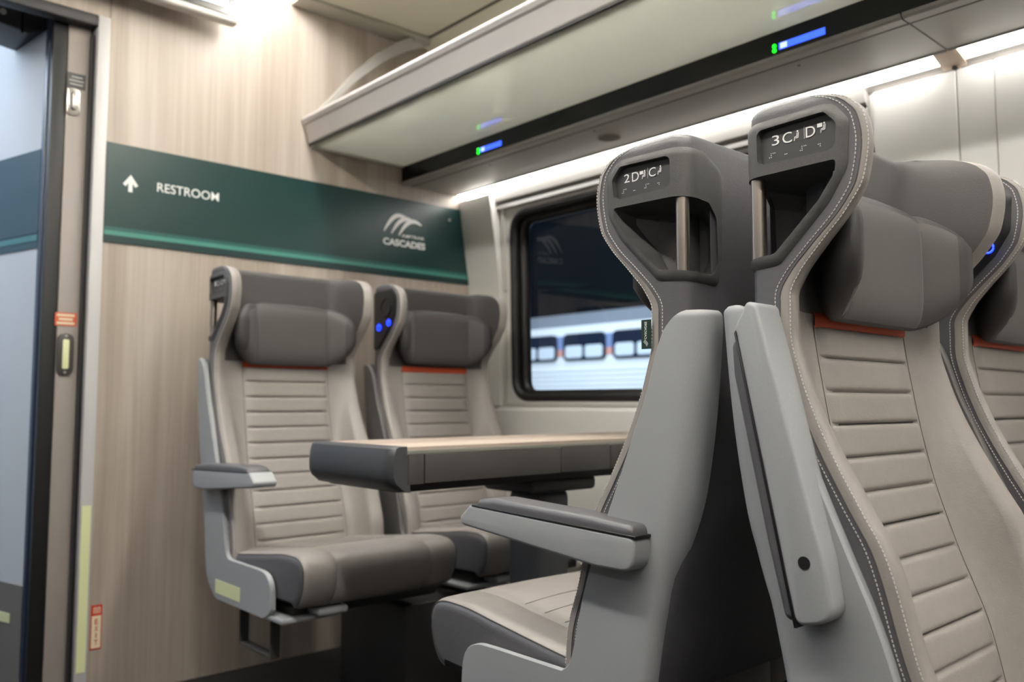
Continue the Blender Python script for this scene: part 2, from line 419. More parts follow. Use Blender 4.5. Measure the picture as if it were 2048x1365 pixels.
def backrest(S, insert=True):
    """the lofted leather back, split into the meshes a cutter would sew together"""
    V = []; idx = {}
    for i, z in enumerate(LEV):
        for j, (u, v) in enumerate(SP[i]): idx[(i, j)] = len(V); V.append((u, v, z))
    groups = {'back_cover': [], 'bolster': [], 'head_lining': []}
    ZL = .968
    for i in range(len(LEV) - 1):
        zc = (LEV[i] + LEV[i + 1]) / 2
        for j in range(NCOL - 1):
            a, b = CT[j], CT[j + 1]
            u = (SP[i][j][0] + SP[i][j + 1][0]) / 2; v = (SP[i][j][1] + SP[i][j + 1][1]) / 2
            hi = 'back'
            tags = {a, b}
            if tags <= {'back', 'side'}: g = 'back_cover'
            elif 'rim' in tags and not ('inner' in tags): g = 'bolster'
            elif 'inner' in tags or 'front' in tags:
                # the dark head lining ends in rounded lower corners above the shoulders
                zl = ZL
                g = 'head_lining' if zc > zl else 'bolster'
                if zc < .955 and tags == {'front'}: continue                # the quilted panel lies here
            else: g = 'bolster'
            if insert and g == 'back_cover' and u < 0 and zc > 1.0:
                ss = [side_s(SP[a_][b_][0], SP[a_][b_][1], LEV[a_]) for a_, b_ in ((i, j), (i, j + 1), (i + 1, j), (i + 1, j + 1))]
                sz = [(ss[0], LEV[i]), (ss[1], LEV[i]), (ss[2], LEV[i + 1]), (ss[3], LEV[i + 1])]
                if all(inside(q, RING) for q in sz): continue
            groups[g].append([idx[(i, j)], idx[(i, j + 1)], idx[(i + 1, j + 1)], idx[(i + 1, j)]][::-1])
    # flat cap closing the rounded top edge
    top = len(LEV) - 1; n = NCOL - 1
    for k in range(n // 2):
        q = [idx[(top, k)], idx[(top, k + 1)], idx[(top, n - k - 1)], idx[(top, n - k)]]
    caps = []
    c0 = CT.index('back')
    # outer chain and inner chain of each wing paired across the thickness
    half = n // 2
    for side in (0, 1):
        ch = list(range(half, -1, -1)) if side == 0 else list(range(half, n + 1))
        tip = next(k for k, j in enumerate(ch) if CT[j] == 'rim') + 4
        o = ch[:tip + 1]; q = ch[tip:][::-1]
        i1 = i2 = 0
        while i1 < len(o) - 1 or i2 < len(q) - 1:
            f1 = i1 / (len(o) - 1); f2 = i2 / (len(q) - 1)
            if i2 == len(q) - 1 or (i1 < len(o) - 1 and f1 <= f2): f = [idx[(top, o[i1])], idx[(top, o[i1 + 1])], idx[(top, q[i2])]]; i1 += 1
            else: f = [idx[(top, o[i1])], idx[(top, q[i2 + 1])], idx[(top, q[i2])]]; i2 += 1
            if len(set(f)) == 3: caps.append(f if side == 0 else f[::-1])
    groups['head_lining'] += caps
    out = {}
    for g, m in (('back_cover', 'grey_leather'), ('bolster', 'taupe_leather'), ('head_lining', 'lining_fabric')):
        used = sorted({i for f in groups[g] for i in f}); mp = {a: k for k, a in enumerate(used)}
        out[g] = S.mesh(g, [V[i] for i in used], [[mp[i] for i in f] for f in groups[g]], m, angle=60)
    out['bolster']['label'] = 'taupe leather side bolsters'; out['head_lining']['label'] = 'dark fabric lining behind the head cushion'
    # quilted panel
    nu0 = 16; z0, z1, pitch = .445, .953, .0437; nz = 190; nu = 18; V = []; F = []
    for i in range(nz + 1):
        z = z1 - (z1 - z0) * i / nz; t = ((z1 - z) / pitch) % 1
        puff = .0050 * (1 - abs(2 * t - 1) ** 8) - .0035 * math.exp(-((min(t, 1 - t)) / .035) ** 2)
        pw = .136 + (.006 * max(0, min(1, (.8 - z) / .3)))
        for j in range(nu + 1):
            a = -1 + 2 * j / nu; edge = 1 - abs(a) ** 26
            V.append((pw * a, VP(z) + (puff * edge - .0022 * (1 - edge)), z))
    for i in range(nz):
        for j in range(nu):
            q = i * (nu + 1) + j; F.append([q, q + 1, q + nu + 2, q + nu + 1][::-1])
    S.mesh('back_panel', V, F, 'taupe_leather', angle=60)['label'] = 'quilted taupe leather panel with horizontal seams'
    # orange band
    V = []; F = []
    for i in range(7):
        z = .950 + .0205 * i / 6
        for j in range(nu + 1): a = -1 + 2 * j / nu; V.append((.1365 * a, VP(z) + .0035 - .003 * abs(2 * i / 6 - 1) ** 4, z))
    for i in range(6):
        for j in range(nu): q = i * (nu + 1) + j; F.append([q, q + 1, q + nu + 2, q + nu + 1])
    S.mesh('orange_band', V, F, 'orange_cloth')['label'] = 'orange cloth band under the head cushion'
    # stitching along the two seams of both wing edges
    st = []; sd = []
    def dashes(col, off, acc, tagname, sides, gap=.0050, ln=.0032, r=.00062, zr=(.45, 1.226)):
        for sgn in sides:
            L = []
            for i, z in enumerate(LEV):
                if not (zr[0] <= z <= zr[1]): continue
                P, T = half_section(z); k = [n_ for n_, t_ in enumerate(T) if t_ == tagname][col]
                u, v = P[k]; L.append(Vector((sgn * u + sgn * .0006, v + off, z)))
            d = 0
            for a, b in zip(L[:-1], L[1:]):
                l = (b - a).length; t = d
                while t < l:
                    acc.append((a.lerp(b, t / l), (b - a).normalized(), min(ln, max(.001, ln)))); t += gap
                d = t - l
    dashes(-1, -.0065, st, 'side', (-1,)); dashes(2, .0006, st, 'rim', (-1,))
    dashes(-1, -.002, sd, 'rim', (1,), zr=(.98, 1.215)); sd2 = []; dashes(-1, -.002, sd2, 'rim', (-1,), zr=(.98, 1.215))
    for nm, acc, m in (('stitching', st, 'stitch_thread'), ('dark_stitching', sd, 'stitch_dark'), ('dark_stitching', sd2, 'stitch_dark')):
        V = []; F = []
        for c, d, l in acc:
            e1 = Vector((1, 0, 0)); e1 = (e1 - d * e1.dot(d)).normalized() * .00048; e2 = d.cross(e1)
            b = len(V)
            for t in (0, l):
                for a1, a2 in ((1, 1), (-1, 1), (-1, -1), (1, -1)): V.append(tuple(c + d * t + e1 * a1 + e2 * a2))
            F += [[b, b + 1, b + 2, b + 3][::-1], [b + 4, b + 5, b + 6, b + 7]] + [[b + k, b + (k + 1) % 4, b + 4 + (k + 1) % 4, b + 4 + k] for k in range(4)]
        S.mesh(nm, V, F, m, out['bolster'] if nm == 'stitching' else out['head_lining'], smooth=False)
    # seam grooves: thin dark piping where the leathers meet
    bm = bmesh.new()
    for sgn in (-1, 1):
        for tg, k in (('side', -1), ('inner', -1)):
            L = []
            for i, z in enumerate(LEV):
                if tg == 'inner' and z > .965: continue
                if z > 1.221: continue
                P, T = half_section(z); kk = [n_ for n_, t_ in enumerate(T) if t_ == tg][k]; u, v = P[kk]
                L.append((sgn * u, v, z))
            add_tube(bm, L, .0008, 6)
    S.bm('seam_piping', bm, 'seam_dark', out['bolster'])
    return out

def lathe_ring(bm, fn, ra, r0, n=28, k=8):
    pass

def side_insert(S, plate):
    """plastic insert on the aisle side of the wing: plate recess, hand pocket and bar, or a reading-lamp pod"""
    dark = plate is None
    holes = [PLATE, POCK] if not dark else []
    V2, T = cdt(RING, holes, .0055)
    def dome(p): d = dist_poly(p, RING); return .0005 + .0042 * min(1, d / .007) ** .5
    V = [smap(s, z, dome((s, z))) for s, z in V2]; F = [list(t) for t in T]
    F = [f[::-1] for f in F]                    # the triangulation is counter-clockwise in (s, z): outward is -u
    def wall(poly, o0, o1, shrink=1, flip=False):
        R = resample(poly, .006); n = len(R); cx = sum(q[0] for q in R) / n; cz = sum(q[1] for q in R) / n; b = len(V)
        for s, z in R: V.append(smap(s, z, o0((s, z)) if callable(o0) else o0))
        for s, z in R: V.append(o1(cx + (s - cx) * shrink, cz + (z - cz) * shrink) if callable(o1) else smap(cx + (s - cx) * shrink, cz + (z - cz) * shrink, o1))
        for i in range(n):
            f = [b + i, b + (i + 1) % n, b + n + (i + 1) % n, b + n + i]; F.append(f[::-1] if flip else f)
    area = lambda P: sum(P[i][0] * P[(i + 1) % len(P)][1] - P[(i + 1) % len(P)][0] * P[i][1] for i in range(len(P)))
    wall(RING, dome, lambda s, z: smap(s, z, -.006), flip=area(RING) < 0)
    name = 'handle_insert' if not dark else 'lamp_housing'
    if not dark:
        wall(PLATE, dome, -.0035, .985, flip=area(PLATE) > 0)
        smin = min(q[0] for q in POCK); smax = max(q[0] for q in POCK)
        FL = [(-.128, .014), (-.140, .062), (-.172, .078), (-.205, .128)]
        def floor_pt(s, z):
            f = max(0, min(1, (s - smin) / (smax - smin))) * 3; i = min(2, int(f)); t = f - i
            return (FL[i][0] * (1 - t) + FL[i + 1][0] * t, FL[i][1] * (1 - t) + FL[i + 1][1] * t, z)
        wall(POCK, dome, floor_pt, .80, flip=area(POCK) > 0)
    ins = S.mesh(name, V, F, 'insert_plastic' if not dark else 'black_plastic', angle=40)
    if not dark:
        ins['label'] = 'dark plastic insert with hand pocket'
        # pocket floor
        n = len(POCK); cx = sum(q[0] for q in resample(POCK, .006)) / len(resample(POCK, .006)); cz = sum(q[1] for q in resample(POCK, .006)) / len(resample(POCK, .006))
        small = [(cx + (s - cx) * .83, cz + (z - cz) * .83) for s, z in POCK]
        V2, T = cdt(small, [], .008); V = [floor_pt(s, z) for s, z in V2]
        F = [list(t)[::-1] for t in T]
        S.mesh('pocket', V, F, 'insert_plastic', ins)
        # number plate
        V2, T = cdt([(q[0], q[1]) for q in PLATE], [], .01); V = [smap(s, z, -.0032) for s, z in V2]; F = [list(t)[::-1] for t in T]
        pl = S.mesh('number_plate', V, F, 'plate_grey', smooth=True); pl['label'] = 'dark grey number plate with white seat letters and braille'
        # glyphs: coordinate a runs left to right as read from the aisle
        fl = Flat(); row, first, order = plate
        A0, A1 = .023, .127; Z0, Z1 = 1.1535, 1.199
        X = lambda f: f * (A1 - A0); Y = lambda f: Z0 + f * (Z1 - Z0)
        def person(x, y, h, win):
            w = h * .36
            fl.disc(x + w * 1.02, y + h * .90, h * .10)
            if win: fl.rect(x - h * .36, x + h * .20 - .0004, y + h * .58, y + h * .96)
            fl.stroke([(x + w * .88, y + h * .72), (x + w * .78, y + h * .40), (x + w * .15, y + h * .36), (x, y + h * .02)], h * .085)
            fl.stroke([(x + w * 1.28, y + h * .74), (x + w * 1.16, y + h * .28), (x + w * .52, y + h * .24)], h * .085)
        fl.text(str(row), X(.155), X(.255), Y(.52), Y(.80), 0, True); l1, l2 = order
        fl.text(l1, X(.30), X(.425), Y(.50), Y(.80), 0, True); 
        if l1 == 'C': person(X(.455), Y(.51), .0125, False)
        else: person(X(.485), Y(.51), .0125, True)
        fl.rect(X(.583), X(.587), Y(.50), Y(.84))
        fl.text(l2, X(.605), X(.725), Y(.51), Y(.80), 0, True)
        if l2 == 'C': person(X(.765), Y(.53), .0125, False)
        else: person(X(.795), Y(.55), .0125, True)
        for cx_, cells in ((.12, ((0, 0), (1, 0), (1, 1), (1, 2), (2.2, 2), (3.2, 2))), (.33, ((0, 0), (1, 0))), (.53, ((0, 0), (1, 0), (1, 1), (1, 2), (2.2, 2), (3.2, 2))), (.76, ((0, 1), (1, 1), (1, 0)))):
            for i, j in cells: fl.disc(X(cx_) + i * .0024, Y(.20) + j * .0024, .00062, 8)
        # the seat that faces the other way is read from high s to low s
        cs = lambda a: (A0 + a) if S.sg < 0 else (A1 - a)
        S.flat('seat_lettering', fl, 'letter_white', pl, lambda a, z: smap(cs(a), z, -.0026))
        # bar
        bm = bmesh.new(); add_tube(bm, [(-W0 + .0125, .0125, 1.031), (-W0 + .0125, .0125, 1.144)], .0096, 24)
        S.bm('handle_bar', bm, 'steel', angle=50)['label'] = 'brushed steel grab bar'
    else:
        ins['label'] = 'glossy black reading lamp housing'
        bm = bmesh.new()
        cy, cz = .088, 1.152
        for k in range(5):
            r = .030 - .0052 * k; x = -W0 - .0045 + .0016 * k
            rings = []
            L = [(x + .002 * cos(2 * pi * a / 8), (r + .002 * sin(2 * pi * a / 8))) for a in range(8)]
            n = 28
            g = [[bm.verts.new((xx, cy + rr * cos(2 * pi * t / n), cz + rr * sin(2 * pi * t / n))) for xx, rr in L] for t in range(n)]
            for t in range(n):
                for a in range(8): bm.faces.new((g[t][a], g[(t + 1) % n][a], g[(t + 1) % n][(a + 1) % 8], g[t][(a + 1) % 8]))
        S.bm('reading_lamp', bm, 'gloss_black', ins, 60)
        fl = Flat()
        for cy, cz, r in ((.050, 1.092, .0090), (.106, 1.104, .0085)):
            bm = bmesh.new(); n = 22
            pts = [(-W0 - .0058, cy + r * cos(pi / 2 + .6 + (2 * pi - 1.2) * t / n), cz + r * sin(pi / 2 + .6 + (2 * pi - 1.2) * t / n)) for t in range(n + 1)]
            add_tube(bm, pts, .0016, 6); add_tube(bm, [(-W0 - .0058, cy, cz + .002), (-W0 - .0058, cy, cz + .011)], .0016, 6)
            S.bm('power_button', bm, 'blue_glow', ins)['label'] = 'blue lit button'
    return ins

def cushion_head(S, lift=0):
    """wrap-around head cushion"""
    na, nb = 44, 22; V = []; F = []
    def cen(a):
        u = .182 * a; t = max(0, abs(a) - .62) / .38
        return u + (.004 * t * t) * (1 if a > 0 else -1), .062 + .064 * t ** 1.5, 
    def frame(a):
        u0, v0 = cen(a - .01); u1, v1 = cen(a + .01); d = Vector((u1 - u0, v1 - v0)).normalized()
        return Vector((-d.y, d.x))
    def span(a):
        t = abs(a); q = min(1, max(0, (t - .60) / .40)); lo = .957 + .001 * t + .088 * (1 - sqrt(max(0, 1 - (q * .97) ** 2))); hi = 1.140 - .004 * t - .004 * math.exp(-((t - .62) / .08) ** 2) - .075 * (1 - sqrt(max(0, 1 - (q * .95) ** 2)))
        return lo, hi
    ring = []
    for i in range(na + 1):
        a = -1 + 2 * i / na; a = math.copysign(abs(a) ** .9, a); lo, hi = span(a); u, v = cen(a); nr = frame(a)
        ed = 1 - max(0, (abs(a) - .86) / .14) ** 2.5; th = .024 * max(.10, ed) ** .5
        seam = .0035 * math.exp(-((abs(a) - .655) / .022) ** 2)
        row = []
        for k in range(2 * nb):
            # closed loop: front face bottom to top, then back face top to bottom
            t = k / nb if k < nb else (2 * nb - k) / nb; c = cos(pi * t); ss = max(0, 1 - abs(c) ** 4.5) ** .5
            zz = (lo + hi) / 2 - (hi - lo) / 2 * c
            o = th * ss - (seam * ss if k < nb else 0); o = o if k < nb else -o * .8
            row.append(len(V)); V.append((u + nr.x * o, v + nr.y * o, zz + lift))
        ring.append(row)
    fr, bo = [], []
    for i in range(na):
        for k in range(2 * nb):
            f = [ring[i][k], ring[i + 1][k], ring[i + 1][(k + 1) % (2 * nb)], ring[i][(k + 1) % (2 * nb)]]
            (fr if 1 < k < nb - 4 and 1 < i < na - 2 else bo).append(f)
    bo.append(ring[0][::1]); bo.append(ring[-1][::-1])
    def part(nm, Fs, m, parent=None):
        used = sorted({q for f in Fs for q in f}); mp = {q: k for k, q in enumerate(used)}
        return S.mesh(nm, [V[q] for q in used], [[mp[q] for q in f] for f in Fs], m, parent, angle=60)
    hc = part('head_cushion', fr, 'head_fabric'); hc['label'] = 'brown-grey head cushion with side lobes'
    part('cushion_border', bo, 'border_fabric', hc)['label'] = 'dark border strip of the head cushion'
    # seams at the lobes
    for sg in (-1, 1):
        bm = bmesh.new(); a = sg * .655; lo, hi = span(a); u, v = cen(a); nr = frame(a); L = []
        for k in range(2, nb - 2):
            t = k / nb; c = cos(pi * t); ss = max(0, 1 - abs(c) ** 4.5) ** .5; o = (.024 - .0035) * ss + .0002
            L.append((u + nr.x * o, v + nr.y * o, (lo + hi) / 2 - (hi - lo) / 2 * c + lift))
        add_tube(bm, L, .0011, 6)
        S.bm('cushion_seam', bm, 'seam_dark', hc)
    return hc

FS = interp([(.4455, .228), (.455, .214), (.474, .205), (.558, .184), (.62, .162), (.666, .142), (.747, .107), (.805, .083), (.862, .059), (.925, .039), (.942, .032), (.953, .0255), (.962, .017), (.969, .0085), (.9735, .001), (.976, -.006)])
VBS = interp([(.33, .150), (.345, .118), (.37, .088), (.40, .070), (.474, .056), (.532, .046), (.60, .030), (.65, .010), (.70, -.006), (.74, -.014), (.82, -.026), (.90, -.034), (.98, -.040)])
FLG = interp([(.33, .016), (.56, .018), (.62, .026), (.66, .036), (.70, .042), (.74, .046), (.95, .050), (.966, .048), (.976, .045)])
def side_shell(S, sgn, pan):
    """hard plastic side shell: a bent sheet that wraps the back corner and runs forward as the seat pan"""
    lv = [.335, .337, .340, .345, .352, .36, .37, .385, .40, .41, .42, .43, .436, .440, .4425, .4440, .4448, .4452] if pan else []
    lv += [.4456, .448, .452, .458] + [.47 + .02 * i for i in range(25)] + [.945, .951, .957, .962, .966, .969, .972, .974, .976]
    lv = sorted(set(round(z, 5) for z in lv))
    fpan = interp([(.335, .430), (.345, .455), (.36, .470), (.40, .468), (.42, .462), (.432, .452), (.440, .437), (.4445, .412), (.4448, .38)])
    U = .243; th = .0125; rows = []; V = []; F = []
    for z in lv:
        if z < .4450: fs = fpan(z)
        elif z < .4456: fs = .235
        else: fs = FS(z)
        if not pan: fs = FS(max(z, .4456))
        vb = VBS(z); fl = FLG(z); r = .034; r = min(r, fl * .8 + .004)
        r = min(r, max(.012, fs - vb - .004)); fs = max(fs, vb + r + .004)
        e = min(.0065, .010 - sqrt(max(0, .010 ** 2 - max(0, z - .967) ** 2))) if z > .967 else 0
        out = [(U - .003 - e, fs), (U - e, fs - .003)] + [(U - e, fs - .003 + (vb + r - fs + .003) * t) for t in (.15, .35, .6, .8, 1)]
        for i in range(1, 8):
            a = pi / 2 * i / 7; out.append((U - r + r * cos(a) - e, vb + r - r * sin(a) + e))
        fe = max(fl - r, .004)
        out += [(U - r - fe * .5, vb + e), (U - r - fe, vb + e)]
        inn = [(U - th, fs), (U - th, fs - .003)] + [(U - th, fs - .003 + (vb + r - fs + .003) * t) for t in (.15, .35, .6, .8, 1)]
        rr = max(r - th, .004)
        for i in range(1, 8):
            a = pi / 2 * i / 7; inn.append((U - th - rr + rr * cos(a), vb + th + rr - rr * sin(a)))
        inn += [(U - r - fe * .5, vb + th), (U - r - fe, vb + th)]
        loop = out + inn[::-1]; row = []
        for u, v in loop: row.append(len(V)); V.append((sgn * u, v, z))
        rows.append(row)
    n = len(rows[0])
    for i in range(len(rows) - 1):
        for k in range(n):
            f = [rows[i][k], rows[i][(k + 1) % n], rows[i + 1][(k + 1) % n], rows[i + 1][k]]; F.append(f if sgn > 0 else f[::-1])
    h = n // 2
    for row, fl_ in ((rows[0], True), (rows[-1], False)):
        for k in range(h - 1):
            f = [row[k], row[k + 1], row[n - 2 - k], row[n - 1 - k]]
            if fl_: f = f[::-1]
            F.append(f if sgn > 0 else f[::-1])
    o = S.mesh('side_shell', V, F, 'shell_plastic' if pan else 'shell_dark', angle=32)
    o['label'] = 'light grey plastic side shell' if pan else 'dark grey plastic side shell'
    if pan:
        bm = bmesh.new(); add_box(bm, -U - .0012, -U, .150, .300, .350, .385)
        S.bm('glow_strip', bm, 'lum_green', o)['label'] = 'pale green glow strip'
    return o

def seat_cushion(S):
    """v-lofted seat pad: taupe top, grey leather sides"""
    TOP = interp([(.10, .452), (.22, .462), (.40, .484), (.50, .496), (.53, .4965)])
    O = [(.10, .372)] + [(.10 + .43 * k / 22, TOP(.10 + .43 * k / 22)) for k in range(23)]
    O += bez((.53, .4965), (.563, .497), (.588, .487), (.590, .455), 9)[1:] + bez((.590, .455), (.592, .425), (.575, .378), (.545, .372), 7)[1:]
    n = len(O); N = []
    for k in range(n):
        a, b = Vector(O[max(k - 1, 0)]), Vector(O[min(k + 1, n - 1)]); d = (b - a).normalized(); N.append(Vector((-d.y, d.x)))
    N[0] = Vector((-1, 0)); HWC = .226; R = .020
    U = [(-HWC + R * (1 - cos(t)), R * (1 - sin(t))) for t in [pi / 2 * k / 6 for k in range(7)]]
    U += [(-.17, -.001), (-.140, -.0012), (-.135, .0022), (-.130, -.0012), (-.08, -.002), (0, -.0025)]
    U = U + [(-u, e) for u, e in U[:-1][::-1]]
    V = []; rows = []
    for k in range(n):
        row = []
        for u, e in U:
            row.append(len(V)); V.append((u, O[k][0] - N[k].x * e, O[k][1] - N[k].y * e))
        rows.append(row)
    m = len(U); top, side = [], []
    for k in range(n - 1):
        for q in range(m - 1):
            f = [rows[k][q], rows[k][q + 1], rows[k + 1][q + 1], rows[k + 1][q]]
            (side if q < 3 or q >= m - 4 else top).append(f)
    side.append([r[0] for r in rows]); side.append([r[-1] for r in rows][::-1])
    side.append([rows[0][q] for q in range(m)][::-1] + [rows[-1][q] for q in range(m)])
    vs = [.10 + .43 * k / 22 for k in range(23)]
    def part(nm, Fs, mm, parent=None):
        used = sorted({q for f in Fs for q in f}); mp = {q: k for k, q in enumerate(used)}
        return S.mesh(nm, [V[q] for q in used], [[mp[q] for q in f] for f in Fs], mm, parent, angle=50)
    c = part('seat_cushion', top, 'taupe_leather')
    part('cushion_side', side, 'grey_leather', c)['label'] = 'dark grey leather side of the seat cushion'
    bm = bmesh.new()
    for k, v in enumerate((.18, .23, .28, .33, .38, .43)):
        add_tube(bm, [(u, v + .012 * cos(u / .13 * 1.4) , TOP(v + .012 * cos(u / .13 * 1.4)) + .0012 + .0013 * (1 - abs(u) / .13)) for u in [-.126 + .0252 * i for i in range(11)]], .0010, 6)
    for sg in (-1, 1): add_tube(bm, [(sg * .135, v, TOP(v) - .0022) for v in vs], .0010, 6)
    for sg in (-1, 1): add_tube(bm, [(sg * (HWC - R * (1 - cos(pi / 4)) + .0004), O[k][0] - N[k].x * (R * (1 - sin(pi / 4)) - .0004), O[k][1] - N[k].y * (R * (1 - sin(pi / 4)) - .0004)) for k in range(1, n)], .0013, 6)
    S.bm('seat_seam', bm, 'seam_dark', c)
    return c

def add_puff(bm, poly, u0, u1, r, seg=4):
    n = len(poly); A = sum(poly[i][0] * poly[(i + 1) % n][1] - poly[(i + 1) % n][0] * poly[i][1] for i in range(n))
    if A < 0: poly = poly[::-1]
    N = []
    for i in range(n):
        a, b, c = Vector(poly[i - 1]), Vector(poly[i]), Vector(poly[(i + 1) % n]); d = (b - a).normalized() + (c - b).normalized()
        d.normalize(); N.append(Vector((d.y, -d.x)))
    rings = []
    for u, e in [(u0 + r * (1 - cos(t)), r * (1 - sin(t))) for t in [pi / 2 * k / seg for k in range(seg + 1)]] + [(u1 - r * (1 - cos(t)), r * (1 - sin(t))) for t in [pi / 2 * k / seg for k in range(seg, -1, -1)]]:
        rings.append([bm.verts.new((u, poly[i][0] - N[i].x * e, poly[i][1] - N[i].y * e)) for i in range(n)])
    for a, b in zip(rings[:-1], rings[1:]):
        for i in range(n): bm.faces.new((a[i], a[(i + 1) % n], b[(i + 1) % n], b[i]))
    for R_ in (rings[0][::-1], rings[-1]):
        c = bm.verts.new(sum((v.co for v in R_), Vector()) / n)
        for i in range(n): bm.faces.new((R_[i], R_[(i + 1) % n], c))

def armrest(S, up):
    """side arm; swung up it stands along the back"""
    base = rpoly([(.052, .6675), (.055, .619), (.125, .6185), (.428, .645), (.436, .657), (.408, .680)], [.013, .030, .03, .009, .010, .010], 7)
    pad = rpoly([(.054, .648), (.058, .682), (.150, .688), (.350, .695), (.388, .691), (.399, .677), (.385, .648)], [.010, .012, .03, .03, .014, .012, .010], 6)
    lip = [(.0505, .6695), (.4005, .6812), (.4030, .6785), (.0505, .6660)]
    if up:
        A = radians(100); P0 = Vector((.09, .65)); sh = Vector((.008, -.014))
        def tr(q):
            d = Vector(q) - P0; return (P0.x + d.x * cos(A) - d.y * sin(A) + sh.x, P0.y + d.x * sin(A) + d.y * cos(A) + sh.y)
    else: tr = lambda q: q
    def pr(name, poly, u0, u1, m, parent=None, bev=.009, seg=4):
        bm = bmesh.new(); P = [tr(q) for q in poly]
        if bev > .002: add_puff(bm, P, u0, u1, bev, seg)
        else: add_prism(bm, P, lambda a, b, k: (u1 if k else u0, a, b), bev, seg)
        return S.bm(name, bm, m, parent, 50)
    a = pr('armrest', base, -.276, -.214, 'shell_plastic', None, .0050); a['label'] = 'light grey plastic armrest' + (' folded up against the back' if up else '')
    p = pr('armrest_pad', pad, -.275, -.215, 'grey_leather', a, .0095); p['label'] = 'dark leather armrest pad'
    pr('pad_edge', lip, -.2765, -.2135, 'black_plastic', a, .0008, 1)
    if up:
        q = tr((.122, .642)); bm = bmesh.new(); add_disc(bm, (-.2768, q[0], q[1]), (1, 0, 0), .0075, .004, 16)
        S.bm('screw_hole', bm, 'seal_black', a)
    return a

def back_panel_low(S, u0, u1):
    """dark plastic rear of the seat with its cross beam"""
    P = [(.010, .965), (.020, .955), (.024, .90), (.040, .84), (.046, .735), (.034, .722), (.030, .672), (.010, .662), (.012, .646), (.044, .632), (.066, .60), (.10, .45), (.115, .34), (.150, .34), (.150, .43)] + [(VP(z) - .008, z) for z in (.50, .58, .66, .74)] + [(.052, .79), (.046, .85), (.030, .90), (.028, .965)]
    bm = bmesh.new(); add_prism(bm, P, lambda a, b, k: (u1 if k else u0, a, b), .003, 2)
    o = S.bm('rear_panel', bm, 'dark_under', None, 40); o['label'] = 'dark plastic rear panel'
    bm = bmesh.new()
    for u, z in ((-.13, .690), (-.108, .694), (-.098, .708)): add_disc(bm, (u, .0335, z), (0, -1, 0), .0052, .0015, 12)
    S.bm('bolt', bm, 'seal_black', o)
    return o

def make_seat(name, label, group, xc, yb, sg, kind, plate=None, arm=None, extras=()):
    root = thing(name, label, 'seat', (xc, yb, 0), group); S = Seat(sg, root)
    b = backrest(S); cushion_head(S, .020 if 'raised' in extras else 0); side_insert(S, plate); seat_cushion(S)
    side_shell(S, -1, kind == 'aisle'); side_shell(S, 1, False)
    back_panel_low(S, -.20, .225)
    if arm is not None: armrest(S, arm == 'up')
    if 'tag' in extras:
        bm = bmesh.new(); add_box(bm, -.2285, -.2275, .058, .076, .927, .969, .0003, 1)
        t = S.bm('cloth_tag', bm, 'tag_green'); t['label'] = 'small dark green woven tag'
        fl = Flat(); fl.text('CASCADES', .013, .038, .0045, .0085, .02)
        for k in range(3): fl.ribbon([(.0025 + .0015 * k + .007 * f, .0085 - .006 * f ** 1.6 + .001 * k) for f in [i / 6 for i in range(7)]], [.0008] * 7)
        S.flat('tag_lettering', fl, 'letter_white', t, lambda a, c: (-.2289, .076 - c - .002 + 0 * a, .928 + a))
    if 'foot' in extras:
        bm = bmesh.new()
        add_box(bm, -.21, -.185, .225, .232, .232, .345, .001, 1); add_box(bm, -.21, -.185, .400, .407, .232, .345, .001, 1); add_box(bm, -.21, -.185, .225, .407, .226, .234, .002, 2)
        S.bm('footrest_bracket', bm, 'frame_dark')['label'] = 'folded metal bracket under the seat'
        S.root['x'] = 0
        del S.root['x']
    if 'lever' in extras:
        bm = bmesh.new(); add_box(bm, -.165, -.085, .500, .560, .348, .366, .007, 3)
        S.bm('release_lever', bm, 'shell_plastic')['label'] = 'light grey release lever'
        bm = bmesh.new(); add_box(bm, -.240, -.09, .40, .520, .334, .346, .004, 2)
        S.bm('pan_front', bm, 'shell_plastic')
    # seat base under the pan
    bm = bmesh.new()
    add_box(bm, -.20, .22, .14, .50, .338, .372, .006, 2)
    S.bm('pan_frame', bm, 'dark_under')
    return root, S

